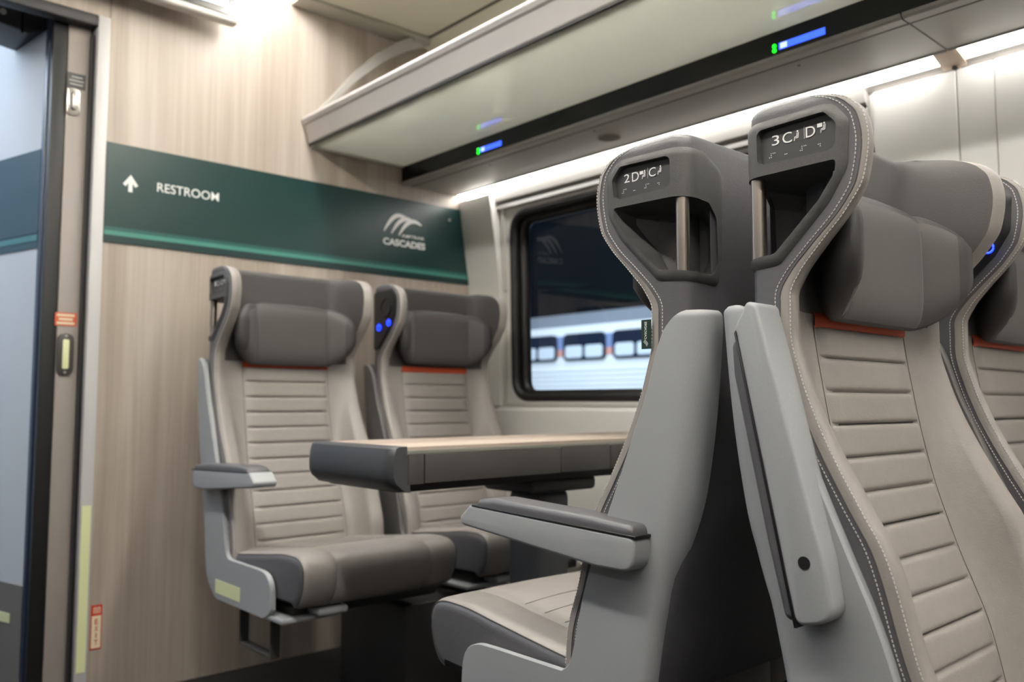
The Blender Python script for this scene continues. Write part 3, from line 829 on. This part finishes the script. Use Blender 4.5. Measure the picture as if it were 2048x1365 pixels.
# ================================================================== SETTING
YE = 2.644                         # end wall
def wall_x(z):                     # side wall leans in towards the ceiling
    return 2.150 - .010 * max(0, min(1, (z - .8) / .4)) - .03 * max(0, z - 1.28)
def env():
    o = box('floor', -.95, 2.3, -3.0, 4.6, -.06, 0, 'carpet_dark'); struct(o, 'dark carpet floor')
    # end wall with the doorway at its left
    bm = bmesh.new(); add_box(bm, .741, 2.3, YE, YE + .04, 0, 2.42); add_box(bm, -.95, .741, YE, YE + .04, 2.004, 2.42)
    add_box(bm, -.95, -.12, YE, YE + .04, 0, 2.004)
    o = from_bm('wall_end', bm, 'wood_wall'); struct(o, 'pale wood laminate end wall')
    o = box('trim_8', .7395, .7415, YE - .0008, YE + .01, 2.004, 2.42, 'seam_line'); struct(o)
    # aluminium door frame
    o = box('trim_1', .707, .741, YE - .004, YE + .05, 0, 2.004, 'alu_frame', bev=.002); struct(o, 'grey aluminium door post')
    o = box('trim_2', -.15, .707, YE + .002, YE + .05, 1.972, 2.006, 'slot_dark', bev=.002); struct(o, 'dark door head')
    # pocket door standing open, its leading edge in the doorway
    d = thing('door_1', 'grey sliding door slid open into the end wall pocket', 'door', (0, 0, 0)); d['kind'] = 'structure'
    box('door_leaf', .640, .700, 2.690, 2.722, .01, 1.985, 'door_mauve', d, bev=.002)
    box('slot_channel', .697, .722, 2.668, 2.722, .045, 1.95, 'slot_dark', d)
    bm = bmesh.new(); add_box(bm, .701, .706, 2.663, 2.668, .05, 1.94); add_box(bm, .713, .717, 2.663, 2.668, .05, 1.94)
    from_bm('slot_brush', bm, 'seal_black', d)
    box('door_seal', .600, .640, 2.694, 2.718, .01, 1.99, 'seal_black', d, bev=.003)
    # upper recessed pull
    def oval(x0, x1, z0, z1, r, y0, y1, nm, m, par): return prism(nm, rrect(x0, x1, z0, z1, r, 6), py(y0, y1), m, par, bev=.0015)
    h = oval(.640, .675, 1.700, 1.779, .012, 2.684, 2.690, 'door_pull', 'chrome', d); h['label'] = 'oval chrome recessed pull'
    oval(.650, .666, 1.712, 1.768, .008, 2.6825, 2.6845, 'pull_recess', 'slot_dark', h)
    prism('pull_loop', rrect(.655, .669, 1.716, 1.768, .007, 6), py(2.680, 2.683), 'chrome', h, bev=.001)
    h = oval(.641, .685, .928, 1.049, .020, 2.683, 2.690, 'door_latch', 'frame_dark', d); h['label'] = 'dark oval latch plate with pale glow insert'
    oval(.655, .672, .946, 1.032, .005, 2.6815, 2.6835, 'glow_insert', 'lum_green', h)
    bm = bmesh.new()
    for z in (.936, 1.042): add_disc(bm, (.663, 2.683, z), (0, -1, 0), .004, .002, 10)
    from_bm('latch_screw', bm, 'chrome', h)
    # stickers on the door edge
    s = box('warning_sticker', .639, .690, 2.6885, 2.690, 1.780, 1.827, 'plate_grey', d); s['label'] = 'dark grey sticker with faint white lines'
    fl = Flat()
    for i, (a, b) in enumerate(((.012, .042), (.006, .046), (.008, .044))): fl.rect(a, b, .0315 - .011 * i, .0345 - .011 * i)
    fl.build('sticker_lines', 'alu_frame', s, lambda a, c: (.639 + a, 2.688, 1.782 + c))
    s = box('orange_sticker', .633, .691, 2.6885, 2.690, 1.072, 1.110, 'warn_orange', d); s['label'] = 'orange and cream warning sticker'
    fl = Flat()
    for i in range(3): fl.rect(.005 if i != 1 else .010, .052 if i != 1 else .047, .004 + .0115 * i, .011 + .0115 * i)
    fl.build('sticker_lines', 'exit_cream', s, lambda a, c: (.633 + a, 2.688, 1.072 + c))
    # corridor wall beyond the doorway, turned away from the car's axis
    dr = Vector((-.276, .961, 0)); nn = Vector((-.961, -.276, 0)); o0 = Vector((.606, 2.80, 0))
    def cw(name, s0, s1, z0, z1, d0, d1, m, parent=None):
        bm = bmesh.new(); add_box(bm, s0, s1, d0, d1, z0, z1)
        for v in bm.verts: v.co = o0 + dr * v.co.x + nn * v.co.y + Vector((0, 0, v.co.z))
        return from_bm(name, bm, m, parent)
    w = cw('wall_corridor', 0, 1.9, 0, 2.4, -.03, 0, 'corridor_wall'); struct(w, 'pale corridor wall beyond the doorway')
    t = cw('trim_3', 0, 1.9, .0, .318, .0, .004, 'corridor_low'); struct(t, 'grey lower wall of the corridor')
    bd = cw('trim_16', 0, 1.9, 1.31, 1.611, 0, .003, 'corridor_band'); struct(bd, 'dark green band along the corridor wall')
    cw('band_stripe', 0, 1.9, 1.332, 1.350, .003, .0045, 'corridor_stripe', bd); cw('band_stripe', 0, 1.9, 1.355, 1.362, .003, .0045, 'corridor_band', bd)
    lu = cw('glow_strip', .06, .4, .205, .232, .004, .006, 'lum_green'); tag(lu, 'pale green glow strip on the grey lower corridor wall', 'strip')
    o = box('trim_4', .604, .632, 2.772, 2.806, 0, 2.2, 'corridor_strip', bev=.003); struct(o, 'dark blue metal edge strip with screws')
    for k in range(9):
        z = .209 + .2035 * k; disc('strip_screw', (.6225, 2.772, z), (0, -1, 0), .0052, .004, 'chrome', o, 10)
    struct(box('wall_far', -.95, .7, 4.56, 4.6, 0, 2.4, 'corridor_wall'))
    struct(box('wall_corridor_side', -.95, -.90, YE + .04, 4.6, 0, 2.4, 'corridor_wall'))
    struct(box('wall_pocket', .741, .78, YE + .04, 4.6, 0, 2.4, 'door_mauve'))
    # door operator box above the corridor
    P = [(2.83, 2.10), (2.83, 2.008), (2.86, 1.952), (2.93, 1.948), (2.98, 2.10)]
    t = thing('door_operator', 'black door closer housing hanging above the corridor doorway', 'housing', (0, 0, 0))
    bm = bmesh.new(); add_prism(bm, [(.20, 2.12), (.20, 2.02), (.22, 1.975), (.48, 1.968), (.556, 1.956), (.610, 1.985), (.600, 2.02), (.598, 2.12)], py(2.80, 2.98), .006, 2)
    from_bm('housing', bm, 'black_plastic', t)
    box('housing_joint', .536, .541, 2.797, 2.80, 1.95, 2.08, 'gloss_black', t)
    disc('housing_screw', (.487, 2.80, 2.00), (0, -1, 0), .009, .004, 'chrome', t, 12)
    l = thing('corridor_lamp', 'cool white ceiling lamp in the corridor beyond the doorway', 'lamp', (0, 0, 0))
    box('lamp_panel', -.55, .15, 3.0, 4.2, 2.33, 2.345, 'vestibule_lamp', l)

    # ceiling: cream side panel over the rack, raised middle with lamps in the coves
    bm = bmesh.new()
    def ceil(poly, y0=-3.0, y1=YE):
        add_prism(bm, poly, py(y0, y1))
    ceil([(1.325, 2.245), (1.86, 2.255), (1.86, 2.29), (1.325, 2.29)]); ceil([(1.868, 2.255), (2.02, 2.22), (2.12, 2.10), (2.16, 1.90), (2.2, 1.90), (2.2, 2.29), (1.868, 2.29)])
    ceil([(.085, 2.245), (-.40, 2.255), (-.40, 2.29), (.085, 2.29)]); ceil([(-.40, 2.255), (-.72, 2.1), (-.76, 1.75), (-.8, 1.75), (-.8, 2.29), (-.40, 2.29)])
    ceil([(-.95, 2.36), (2.3, 2.36), (2.3, 2.42), (-.95, 2.42)])
    o = from_bm('ceiling', bm, 'ceil_cream'); struct(o, 'cream ceiling panels')
    struct(box('ceiling_corridor', -.95, .78, YE + .04, 4.6, 2.36, 2.42, 'ceil_cream'))
    o = box('ceiling_shade_bar', 1.325, 1.868, YE - .085, YE, 2.236, 2.252, 'ceil_grey', bev=.003); struct(o, 'grey bar in place of ceiling shading at the end wall')  # grey bar paints in the ceiling's shading along the end wall
    o = box('trim_9', 1.859, 1.869, -3, YE - .08, 2.250, 2.256, 'seam_line'); struct(o)
    for i, x in enumerate((1.245, .115)):
        t = tag(box('ceiling_lamp', x - .035, x + .035, -1.5, (YE - .03, YE - .6)[i], 2.275, 2.287, ('ceiling_lamp', 'aisle_lamp')[i]), ('long white ceiling lamp on the window side of the aisle' if i == 0 else 'long white ceiling lamp on the door side of the aisle'), 'lamp')

    # window wall: one long panel with the window opening
    WY0, WY1, WZ0, WZ1 = .975, 2.392, .859, 1.580
    V2, T = cdt([(-3.0, 0), (YE, 0), (YE, 1.660), (-3.0, 1.660)], [rrect(WY0, WY1, WZ0, WZ1, .085, 8)], .06)
    V = [(wall_x(z), y, z) for y, z in V2]; F = [list(t)[::-1] for t in T]
    R = resample(rrect(WY0, WY1, WZ0, WZ1, .085, 8), .03); n = len(R); b = len(V)
    for y, z in R: V.append((wall_x(z), y, z))
    for y, z in R: V.append((wall_x(z) + .07, y, z))
    for i in range(n): F.append([b + i, b + n + i, b + n + (i + 1) % n, b + (i + 1) % n])
    o = mesh('wall_window', V, F, 'white_panel', angle=40); struct(o, 'white side wall with the window')
    o = prism('trim_6', [(2.158, 0), (2.128, .02), (2.124, .78), (2.128, .822), (2.146, .838), (2.158, .838)], py(-3, YE - .002), 'white_panel', bev=.003); struct(o, 'white lower wall panel under the window')
    # raised frame round the window opening and pier panels
    def panel(name, y0, y1, z0, z1, d, lab=None, m='white_panel'):
        P = [(wall_x(z0) - d, z0), (wall_x(z0) + .004, z0)] + [(wall_x(z) + .004, z) for z in (1.2, 1.28, z1) if z > z0] + [(wall_x(z) - d, z) for z in (z1, 1.28, 1.2) if z > z0]
        o = prism(name, P, py(y0, y1), m, bev=.004, seg=3); struct(o, lab); return o
    o = prism('trim_10', [(2.132, .84), (2.16, .84), (2.15, 1.655), (2.072, 1.655), (2.080, 1.62), (2.126, 1.33), (2.130, 1.25)], py(2.452, YE - .002), 'white_panel', bev=.004, seg=3); struct(o, 'white tapering pier between end wall and window')
    panel('trim_11', .7625, .965, .84, 1.651, .016, 'white pier panel beside the window'); panel('trim_12', .6795, .7600, .84, 1.651, .016); panel('trim_13', -3, .6770, .84, 1.651, .018)
    bm = bmesh.new()
    for y0, y1, z0, z1 in ((2.420, 2.436, .842, 1.60), (.985, 2.436, .838, .850)):
        add_box(bm, wall_x(z0) - .010 if z0 == z0 else 0, wall_x(1.28) + .004, y0, y1, z0, z1 if z1 < 1.3 else 1.28, .003, 2)
    add_prism(bm, [(wall_x(1.28) - .010, 1.28), (wall_x(1.28) + .004, 1.28), (wall_x(1.60) + .004, 1.60), (wall_x(1.60) - .010, 1.60)], py(2.420, 2.436), .003, 2)
    o = from_bm('trim_14', bm, 'white_trim'); struct(o, 'raised white frame round the window')
    o = prism('trim_15', [(wall_x(1.60) - .022, 1.598), (wall_x(1.60) + .01, 1.596), (wall_x(1.66) + .01, 1.66), (wall_x(1.66) - .03, 1.66), (wall_x(1.63) - .028, 1.628), (wall_x(1.62) - .012, 1.622), (wall_x(1.61) - .020, 1.612)], py(.98, 2.45), 'rack_grey', bev=.002); struct(o, 'grey rail above the window')
    # window_1: gasket and pane
    w = bpy.data.objects.new('window_1', None); C.objects.link(w); struct(w, 'wide window with rounded corners and black rubber gasket')
    def loop_tube(y0, y1, z0, z1, r, dx, rad, nm, m):
        bm = bmesh.new(); R = resample(rrect(y0, y1, z0, z1, r, 8), .03); n = len(R); k = 10; g = []
        for i, (y, z) in enumerate(R):
            a = Vector(R[i - 1]); b = Vector(R[(i + 1) % n]); d = (b - a).normalized(); nr = Vector((d.y, -d.x)); row = []
            for j in range(k):
                t = 2 * pi * j / k; row.append(bm.verts.new((wall_x(z) + dx + rad[0] * cos(t), y - nr.x * rad[1] * sin(t), z - nr.y * rad[1] * sin(t))))
            g.append(row)
        for i in range(n):
            for j in range(k): bm.faces.new((g[i][j], g[(i + 1) % n][j], g[(i + 1) % n][(j + 1) % k], g[i][(j + 1) % k]))
        return from_bm(nm, bm, m, w, angle=80)
    loop_tube(WY0 + .010, WY1 - .010, WZ0 + .010, WZ1 - .010, .078, .010, (.022, .016), 'gasket', 'gasket')
    loop_tube(WY0 + .030, WY1 - .030, WZ0 + .022, WZ1 - .028, .060, .042, (.022, .018), 'gasket_lip', 'gasket')
    P = rrect(WY0 + .02, WY1 - .02, WZ0 + .012, WZ1 - .02, .06, 8)
    V2, T = cdt(P, [], .08)
    V = [(wall_x(z) + .056, y, z) for y, z in V2]
    mesh('window_pane', V, [list(t)[::-1] for t in T], 'window_glass', w, smooth=False)
    # opposite side and rear of the car, seen only as reflections
    struct(box('wall_opposite', -.80, -.76, -3, YE, 0, 1.75, 'rack_lip')); struct(box('seat_standin', -.765, -.70, -3, YE, 0, 1.15, 'grey_leather')); struct(box('wall_rear', -.95, 2.3, -3.04, -3.0, 0, 2.42, 'wood_wall'))  # grey slab stands in for opposite seats, added to cut bounced light
env()

# ------------------------------------------------------------------ overhead rack and lights
def rack():
    t = thing('luggage_rack', 'overhead luggage rack with grey front rail and pale green glass shelf', 'luggage rack')
    y0, y1 = -2.9, YE - .004
    prof = rpoly([(1.388, 1.838), (1.376, 1.828), (1.380, 1.822), (1.388, 1.818), (1.402, 1.760), (1.410, 1.754), (1.420, 1.756), (1.420, 1.80), (1.404, 1.83)], [.004, .004, .002, .004, .006, .004, .002, .01, .006], 4)
    r = prism('front_rail', prof, py(y0, y1), 'rail_white', t, angle=30); r['label'] = 'light grey front rail'
    tube('rail_lip', [(1.385, y0, 1.836), (1.385, y1, 1.836)], .0115, 'rail_white', r, 20)
    box('rail_shadow_gap', 1.404, 1.414, y0, y1, 1.7505, 1.757, 'rack_lip', t)
    o = box('glass_shelf', 1.413, 1.797, y0, y1 - .014, 1.749, 1.757, 'rack_glass', t); o['label'] = 'pale green glass shelf'
    box('shelf_end', 1.413, 1.80, y1 - .012, y1, 1.744, 1.760, 'white_trim', t)
    d = box('display_band', 1.797, 1.815, y0, y1, 1.690, 1.7485, 'gloss_black', t); d['label'] = 'glossy black display band'
    for yc, w in ((2.116, .108), (.985, .118)):
        s = box('seat_display', 1.7955, 1.797, yc - w / 2, yc + w / 2, 1.7000, 1.7165, 'lcd_blue', d); s['label'] = 'lit blue seat display'
        fl = Flat(); fl.rect(w / 2 - .022, w / 2 - .004, 1.7015, 1.715); fl.build('display_text', 'lcd_pale', s, lambda a, z: (1.7952, yc + a, z), (-1, 0, 0))
        for k in range(2): disc('indicator_light', (1.797, yc + w / 2 + .012, 1.7125 - .011 * k), (-1, 0, 0), .0052, .002, 'led_green', s, 12)
    # underside panels with a joint above the lamp clip
    und = [(1.797, 1.692), (1.800, 1.683), (1.808, 1.679), (1.838, 1.6795), (1.842, 1.684), (1.846, 1.6805), (2.046, 1.6805), (2.048, 1.6772), (2.0525, 1.6772), (2.0535, 1.684), (2.0535, 1.72), (1.80, 1.72)]  # small lip at the lamp edge added to block grazing light
    u = prism('underside_panel', und, py(.757, y1), 'rack_grey', t, angle=25); u['label'] = 'grey underside panel with speaker'
    u2 = prism('underside_panel', und, py(y0, .753), 'rack_grey', t, angle=25); u2['label'] = 'grey underside panel beyond the joint'
    bm = bmesh.new(); add_box(bm, 1.841, 1.8455, y0, y1, 1.6795, 1.684); from_bm('panel_joint', bm, 'seam_line', u)
    s = disc('speaker_grille', (1.955, 1.728, 1.6802), (0, 0, -1), .036, .0012, 'ceil_grey', u, 32); s['label'] = 'round speaker grille'
    bm = bmesh.new()
    for k in range(10): 
        q = -.031 + .0062 * k + .003; h = sqrt(max(0, .034 ** 2 - q * q)); add_box(bm, 1.955 + q - .0008, 1.955 + q + .0008, 1.728 - h, 1.728 + h, 1.6784, 1.6790)
    from_bm('grille_slots', bm, 'seam_line', s)
    for y in (1.717, 1.036, 2.21): disc('screw_hole', (1.874, y, 1.6806), (0, 0, -1), .0042, .0008, 'seal_black', u, 10)
    # bracket to the ceiling
    L = [(1.395, 1.840), (1.47, 1.925), (1.56, 2.030), (1.66, 2.125), (1.75, 2.190), (1.835, 2.235)]
    bm = bmesh.new(); up = []; dn = []
    for i, (x, z) in enumerate(L):
        w = .006 + .020 * i / 5; up.append((x - w * .55, z + w * .8)); dn.append((x + w * .55, z - w * .8))
    add_prism(bm, up + dn[::-1], py(2.575, 2.600), .003, 2)
    b = from_bm('support_bracket', bm, 'rack_grey', t, angle=40); b['label'] = 'curved grey bracket up to the ceiling'
    box('bracket_plate', 1.80, 1.87, 2.565, 2.61, 2.225, 2.25, 'rack_grey', b, bev=.003)
    # closed back above the underside so no light leaks from the shelf side
    box('rack_back', 1.80, 2.16, y0, y1, 1.72, 1.75, 'rack_grey', t)

    a = thing('strip_light', 'long white strip light under the rack nearest the end wall', 'light', (0, 0, 0))
    lam = [(2.0545, 1.6805), (2.108, 1.6695), (2.112, 1.676), (2.060, 1.692)]
    prism('light_diffuser', rpoly(lam, .002, 3), py(.795, 2.632), 'lamp_white', a)
    prism('light_trim', [(2.1085, 1.6690), (2.1265, 1.654), (2.129, 1.655), (2.129, 1.668), (2.113, 1.677)], py(.758, 2.60), 'rack_grey', a)
    b = thing('strip_light', 'white strip light under the rack past the peach clip', 'light', (0, 0, 0))
    prism('light_diffuser', rpoly(lam, .002, 3), py(-2.8, .735), 'lamp_white', b)
    prism('light_trim', [(2.1085, 1.6690), (2.1265, 1.654), (2.129, 1.655), (2.129, 1.668), (2.113, 1.677)], py(-2.8, .752), 'rack_grey', b)
    c = thing('light_clip', 'small peach plastic clip joining the two strip lights', 'clip')
    prism('clip_body', rpoly([(2.054, 1.681), (2.104, 1.667), (2.130, 1.654), (2.134, 1.662), (2.110, 1.678), (2.056, 1.690)], .003, 3), py(.737, .793), 'lamp_clip', c, bev=.003)
    disc('clip_screw', (2.118, .765, 1.6605), (-.43, 0, -.9), .006, .004, 'frame_dark', c, 12)
    o = thing('wall_lamp', 'long white strip light along the opposite side wall', 'light')
    prism('light_diffuser', [(-.70, 1.684), (-.645, 1.684), (-.645, 1.70), (-.70, 1.70)], py(-2.8, 2.6), 'wall_lamp', o)
    prism('light_housing', [(-.76, 1.70), (-.36, 1.70), (-.36, 1.75), (-.76, 1.75)], py(-2.9, YE), 'rack_grey', o)
rack()

# ------------------------------------------------------------------ end-wall signs
def signs():
    Y = YE
    b = box('sign_band', .742, 2.14, Y - .004, Y + .002, 1.325, 1.626, 'sign_green'); tag(b, 'dark green wall band with restroom arrow and white swoosh emblem', 'sign')
    box('band_stripe', .742, 2.135, Y - .0050, Y - .0035, 1.360, 1.3715, 'stripe_mid', b); s = box('band_stripe', .742, 2.135, Y - .0052, Y - .0035, 1.3465, 1.360, 'stripe_bright', b); s['label'] = 'bright teal stripe'
    box('band_stripe', .742, 2.135, Y - .0048, Y - .0035, 1.325, 1.3465, 'sign_dark', b)
    F3 = lambda x, z: (x, Y - .0052, z)
    fl = Flat()
    fl.poly([(.8065, 1.484), (.8185, 1.484), (.8185, 1.5105), (.8065, 1.5105)]); fl.poly([(.8065, 1.5105), (.8185, 1.5105), (.8125, 1.5175)]); fl.poly([(.7905, 1.5065), (.7985, 1.4995), (.8065, 1.5105), (.8125, 1.5175), (.8125, 1.5365)]); fl.poly([(.8125, 1.5365), (.8125, 1.5175), (.8185, 1.5105), (.8265, 1.4995), (.8345, 1.5065)])
    fl.build('arrow_sign', 'letter_white', b, F3)
    fl = Flat(); fl.text('RESTROOM', .891, 1.086, 1.499, 1.527, .006); fl.build('sign_lettering', 'letter_white', b, F3)
    fl = Flat(); fl.text('CASCADES', 1.715, 1.908, 1.4405, 1.4665, .035); fl.text('AMTRAK', 1.797, 1.905, 1.4775, 1.4895, .01); fl.build('emblem_lettering', 'letter_white', b, F3)
    fl = Flat()
    for (x0, z0, xt, zt, x1, z1) in ((1.719, 1.492, 1.790, 1.559, 1.824, 1.551), (1.752, 1.486, 1.824, 1.550, 1.852, 1.545), (1.785, 1.482, 1.856, 1.545, 1.890, 1.534)):
        P = [(x0, z0)]; A = bez((x0, z0), (x0 + .018, z0 + .032), (xt - .030, zt + .001), (xt, zt), 14); B = bez((xt, zt), (xt + .012, zt - .001), (x1 - .008, z1 + .004), (x1, z1), 7)
        L = A + B[1:]; n = len(L); fl.ribbon(L, [.0035 + .0125 * sin(pi * min(1, i / (n - 1) * .95 + .02)) ** 1.1 for i in range(n)])
    fl.build('emblem', 'letter_white', b, F3)['label'] = 'three white curved swooshes'
    disc('band_screw', (2.025, Y - .004, 1.576), (0, -1, 0), .0065, .004, 'chrome', b, 14)
    e = box('exit_sticker', .747, .777, Y - .0015, Y + .001, .142, .267, 'exit_red'); tag(e, 'small upright red and cream exit sticker low on the wood wall', 'sticker')
    box('sticker_face', .7495, .7745, Y - .0022, Y - .001, .146, .237, 'exit_cream', e)
    fl = Flat()
    for i, ch in enumerate('EXIT'): fl.text(ch, .7575 if ch != 'I' else .7605, .7665 if ch != 'I' else .7635, .213 - .0195 * i, .228 - .0195 * i, .02)
    fl.build('exit_lettering', 'exit_red', e, lambda x, z: (x, Y - .0026, z))
    fl = Flat(); fl.stroke([(.7545, .244), (.7545, .260), (.760, .260), (.760, .244)], .0025); fl.stroke([(.7650, .244), (.7650, .260), (.7705, .260), (.7705, .244)], .0025)
    fl.build('exit_symbol', 'exit_cream', e, lambda x, z: (x, Y - .0020, z))
    g = box('glow_strip', .711, .7355, Y - .0065, Y - .003, .085, .553, 'lum_green'); tag(g, 'tall pale green glow strip on the aluminium door post', 'strip')
    m = thing('monitor', 'white framed wall screen hanging above the green band', 'screen')
    y = 2.545
    box('monitor_body', .30, 1.099, y, y + .045, 2.062, 2.36, 'mon_white', m, bev=.010, seg=3)
    box('screen_bezel', .33, 1.080, y - .003, y + .004, 2.083, 2.34, 'screen_dark', m)
    s = box('screen', .36, 1.058, y - .0045, y - .002, 2.105, 2.33, 'screen_glow', m); s['label'] = 'lit pale blue screen'
    box('monitor_mount', .55, .85, y + .045, YE, 2.15, 2.28, 'black_plastic', m)
signs()

# ------------------------------------------------------------------ table
def table():
    t = thing('table', 'wide table with pale wood top and dark grey end between facing seats', 'table', (0, 0, 0))
    X0, X1, Y0, Y1 = .914, 2.112, 1.372, 1.705
    prism('tabletop', rrect(X0 + .040, X1, Y0 + .002, Y1 - .002, .002), pz(.7525, .763), 'wood_table', t, bev=.002)['label'] = 'pale wood laminate top'
    box('top_edge', X0 + .040, X1, Y0 + .0005, Y1 - .0005, .7475, .757, 'table_edge', t, bev=.002)
    # end cap: bulging block with chamfered underside
    bm = bmesh.new(); rows = []
    P = [(0, .7635), (-.006, .760), (-.010, .745), (-.0125, .725), (-.0115, .705), (-.006, .693), (.012, .678), (.0285, .674)]
    ys = [Y0 + .002, Y0 + .006, Y0 + .016] + [Y0 + .03 + (Y1 - Y0 - .06) * i / 8 for i in range(9)] + [Y1 - .016, Y1 - .006, Y1 - .002]
    for y in ys:
        e = min(y - Y0, Y1 - y); off = .012 * max(0, 1 - e / .018) ** 2
        rows.append([bm.verts.new((X0 + .012 + dx + off, y, z)) for dx, z in P] + [bm.verts.new((X0 + .0405, y, .7640))])
    n = len(rows[0])
    for i in range(len(rows) - 1):
        for k in range(n): bm.faces.new((rows[i][k], rows[i][(k + 1) % n], rows[i + 1][(k + 1) % n], rows[i + 1][k]))
    bm.faces.new(rows[0][::-1]); bm.faces.new(rows[-1])
    from_bm('end_cap', bm, 'table_grey', t, angle=40)['label'] = 'dark grey rounded end cap'
    for ya, yb_ in ((Y0, Y0 + .010), (Y1 - .010, Y1)):
        for x0, x1, zt, zb in ((.957, .9945, .750, .6895), (.997, 1.3785, .7475, .6905), (1.381, 1.546, .7515, .6915), (1.549, 2.11, .7505, .6925)):
            box('edge_panel', x0, x1, ya, yb_, zb, zt, 'table_panel', t, bev=.0015)
    bm = bmesh.new(); add_prism(bm, [(Y0 + .006, .745), (Y0 + .006, .692), (Y0 + .035, .672), (Y1 - .035, .672), (Y1 - .006, .692), (Y1 - .006, .745)], px(X0 + .04, X1), .003, 2)
    from_bm('table_body', bm, 'dark_under', t)
    box('mount_block', 1.335, 1.552, 1.42, 1.60, .640, .674, 'dark_under', t, bev=.012, seg=3)
    box('pedestal', 1.388, 1.492, 1.45, 1.57, .0, .642, 'table_grey', t, bev=.02, seg=3)
table()

# ------------------------------------------------------------------ seats
XA, XW = 1.172, 1.720
Y1B, Y2B, Y3B = 2.360, .700, .604
make_seat('train_seat', 'grey seat by the end wall on the aisle, left of the pair', 'seats against the end wall', XA, Y1B, -1, 'aisle', (1, 'C', ('C', 'D')), 'down', ('foot', 'lever'))
make_seat('train_seat', 'grey seat by the end wall beside the window', 'seats against the end wall', XW, Y1B, -1, 'window', None, None, ('lever', 'raised'))
make_seat('train_seat', 'grey seat with its back turned, numbered 2 on its head plate, facing the table', 'foreground seats', XA, Y2B, 1, 'aisle', (2, 'D', ('D', 'C')), 'down', ('tag',))
make_seat('train_seat', 'large front grey seat numbered 3 with its armrest folded up', 'foreground seats', XA, Y3B, -1, 'aisle', (3, 'C', ('C', 'D')), 'up', ())
make_seat('train_seat', 'grey seat at the right picture edge, behind the seat numbered 3', 'foreground seats', XW, Y3B, -1, 'window', None, None, ())
def base(name, label, x0, x1, y0, y1):
    t = thing(name, label, 'seat base', ((x0 + x1) / 2, (y0 + y1) / 2, 0), 'seat bases'); cx, cy = t.location.x, t.location.y
    box('base_box', x0 - cx, x1 - cx, y0 - cy, y1 - cy, .0, .300, 'dark_under', t, bev=.01)
    box('base_beam', -.40, .40, -.06, .06,   .300, .328, 'frame_dark', t, bev=.006)
base('seat_base', 'dark floor box carrying the seats against the end wall', 1.34, 1.66, 1.93, 2.27)
base('seat_base', 'dark floor box under the seats in the foreground', 1.30, 1.60, .20, 1.05)

# ------------------------------------------------------------------ train outside
def outside():
    X = 14.0
    t = thing('passenger_train', 'white passenger train standing on the track outside the window', 'train', (X, 13, 0))
    box('car_body', 0, 3, -9, 9, -.4, 2.62, 'train_white', t)
    prism('car_roof', [(0, 2.60), (.3, 2.95), (1.5, 3.1), (2.7, 2.95), (3, 2.60)], py(-9, 9), 'train_roof', t)
    bm = bmesh.new()
    for k in range(14): add_box(bm, -.03, 0, -9, 9, .15 + .11 * k, .19 + .11 * k)
    from_bm('side_ribs', bm, 'train_white', t)
    box('blue_stripe', -.02, 0, -9, 9, 2.08, 2.40, 'train_blue', t); box('red_stripe', -.02, 0, -9, 9, 1.93, 2.08, 'train_red', t)
    for k in range(-5, 6):
        yc = .155 + 1.52 * k
        f = prism('car_window', rrect(yc - .66, yc + .66, 1.82, 2.44, .16, 6), lambda a, b, q: (-.05 if q else -.0, a, b), 'train_glass', t)
        for s in (-1, 1): prism('window_pane', rrect(yc + s * .31 - .27, yc + s * .31 + .27, 1.88, 2.16, .08, 5), lambda a, b, q: (-.055 if q else -.05, a, b), 'train_pane', f)
    struct(box('floor_platform', 4, 40, -30, 60, -1.2, -1.0, 'platform'))
outside()

# ------------------------------------------------------------------ light outside, world, camera
def area(name, loc, rot, sx, sy, e, col):
    l = bpy.data.lights.new(name, 'AREA'); l.shape = 'RECTANGLE'; l.size = sx; l.size_y = sy; l.energy = e; l.color = col
    o = bpy.data.objects.new(name, l); o.location = loc; o.rotation_euler = rot; C.objects.link(o); return o
d = Vector((14, 13, 1.2)) - Vector((8.5, 12, 5.2))
area('train_fill_light', (8.5, 12, 5.2), d.to_track_quat('-Z', 'Y').to_euler(), 2, 14, 1050, (.86, .93, 1))  # area light added outside to brighten the train, stands in for daylight
w = bpy.data.worlds.new('world'); sc.world = w; w.use_nodes = True
w.node_tree.nodes['Background'].inputs[0].default_value = (.030, .045, .075, 1); w.node_tree.nodes['Background'].inputs[1].default_value = .12

cam = bpy.data.cameras.new('camera'); co = bpy.data.objects.new('camera', cam); C.objects.link(co); sc.camera = co
cam.sensor_width = 36; cam.lens = 1686.43 / 2048 * 36
yaw, pit, rol = radians(41.82095), radians(4.19493), radians(.08088)
fw = Vector((sin(yaw) * cos(pit), cos(yaw) * cos(pit), sin(pit))); rt = Vector((cos(yaw), -sin(yaw), 0)); up = rt.cross(fw)
r2 = cos(rol) * rt + sin(rol) * up; u2 = -sin(rol) * rt + cos(rol) * up
Mx = Matrix((r2, u2, -fw)).transposed().to_4x4(); Mx.translation = Vector((0, 0, .85)); co.matrix_world = Mx
cam.clip_start = .02
cam.dof.use_dof = True; cam.dof.focus_distance = 1.16; cam.dof.aperture_fstop = 4.0; cam.dof.aperture_blades = 9
vs = sc.view_settings; vs.view_transform = 'Standard'; vs.look = 'None'; vs.gamma = 1; vs.use_curve_mapping = False; vs.exposure = 0.40
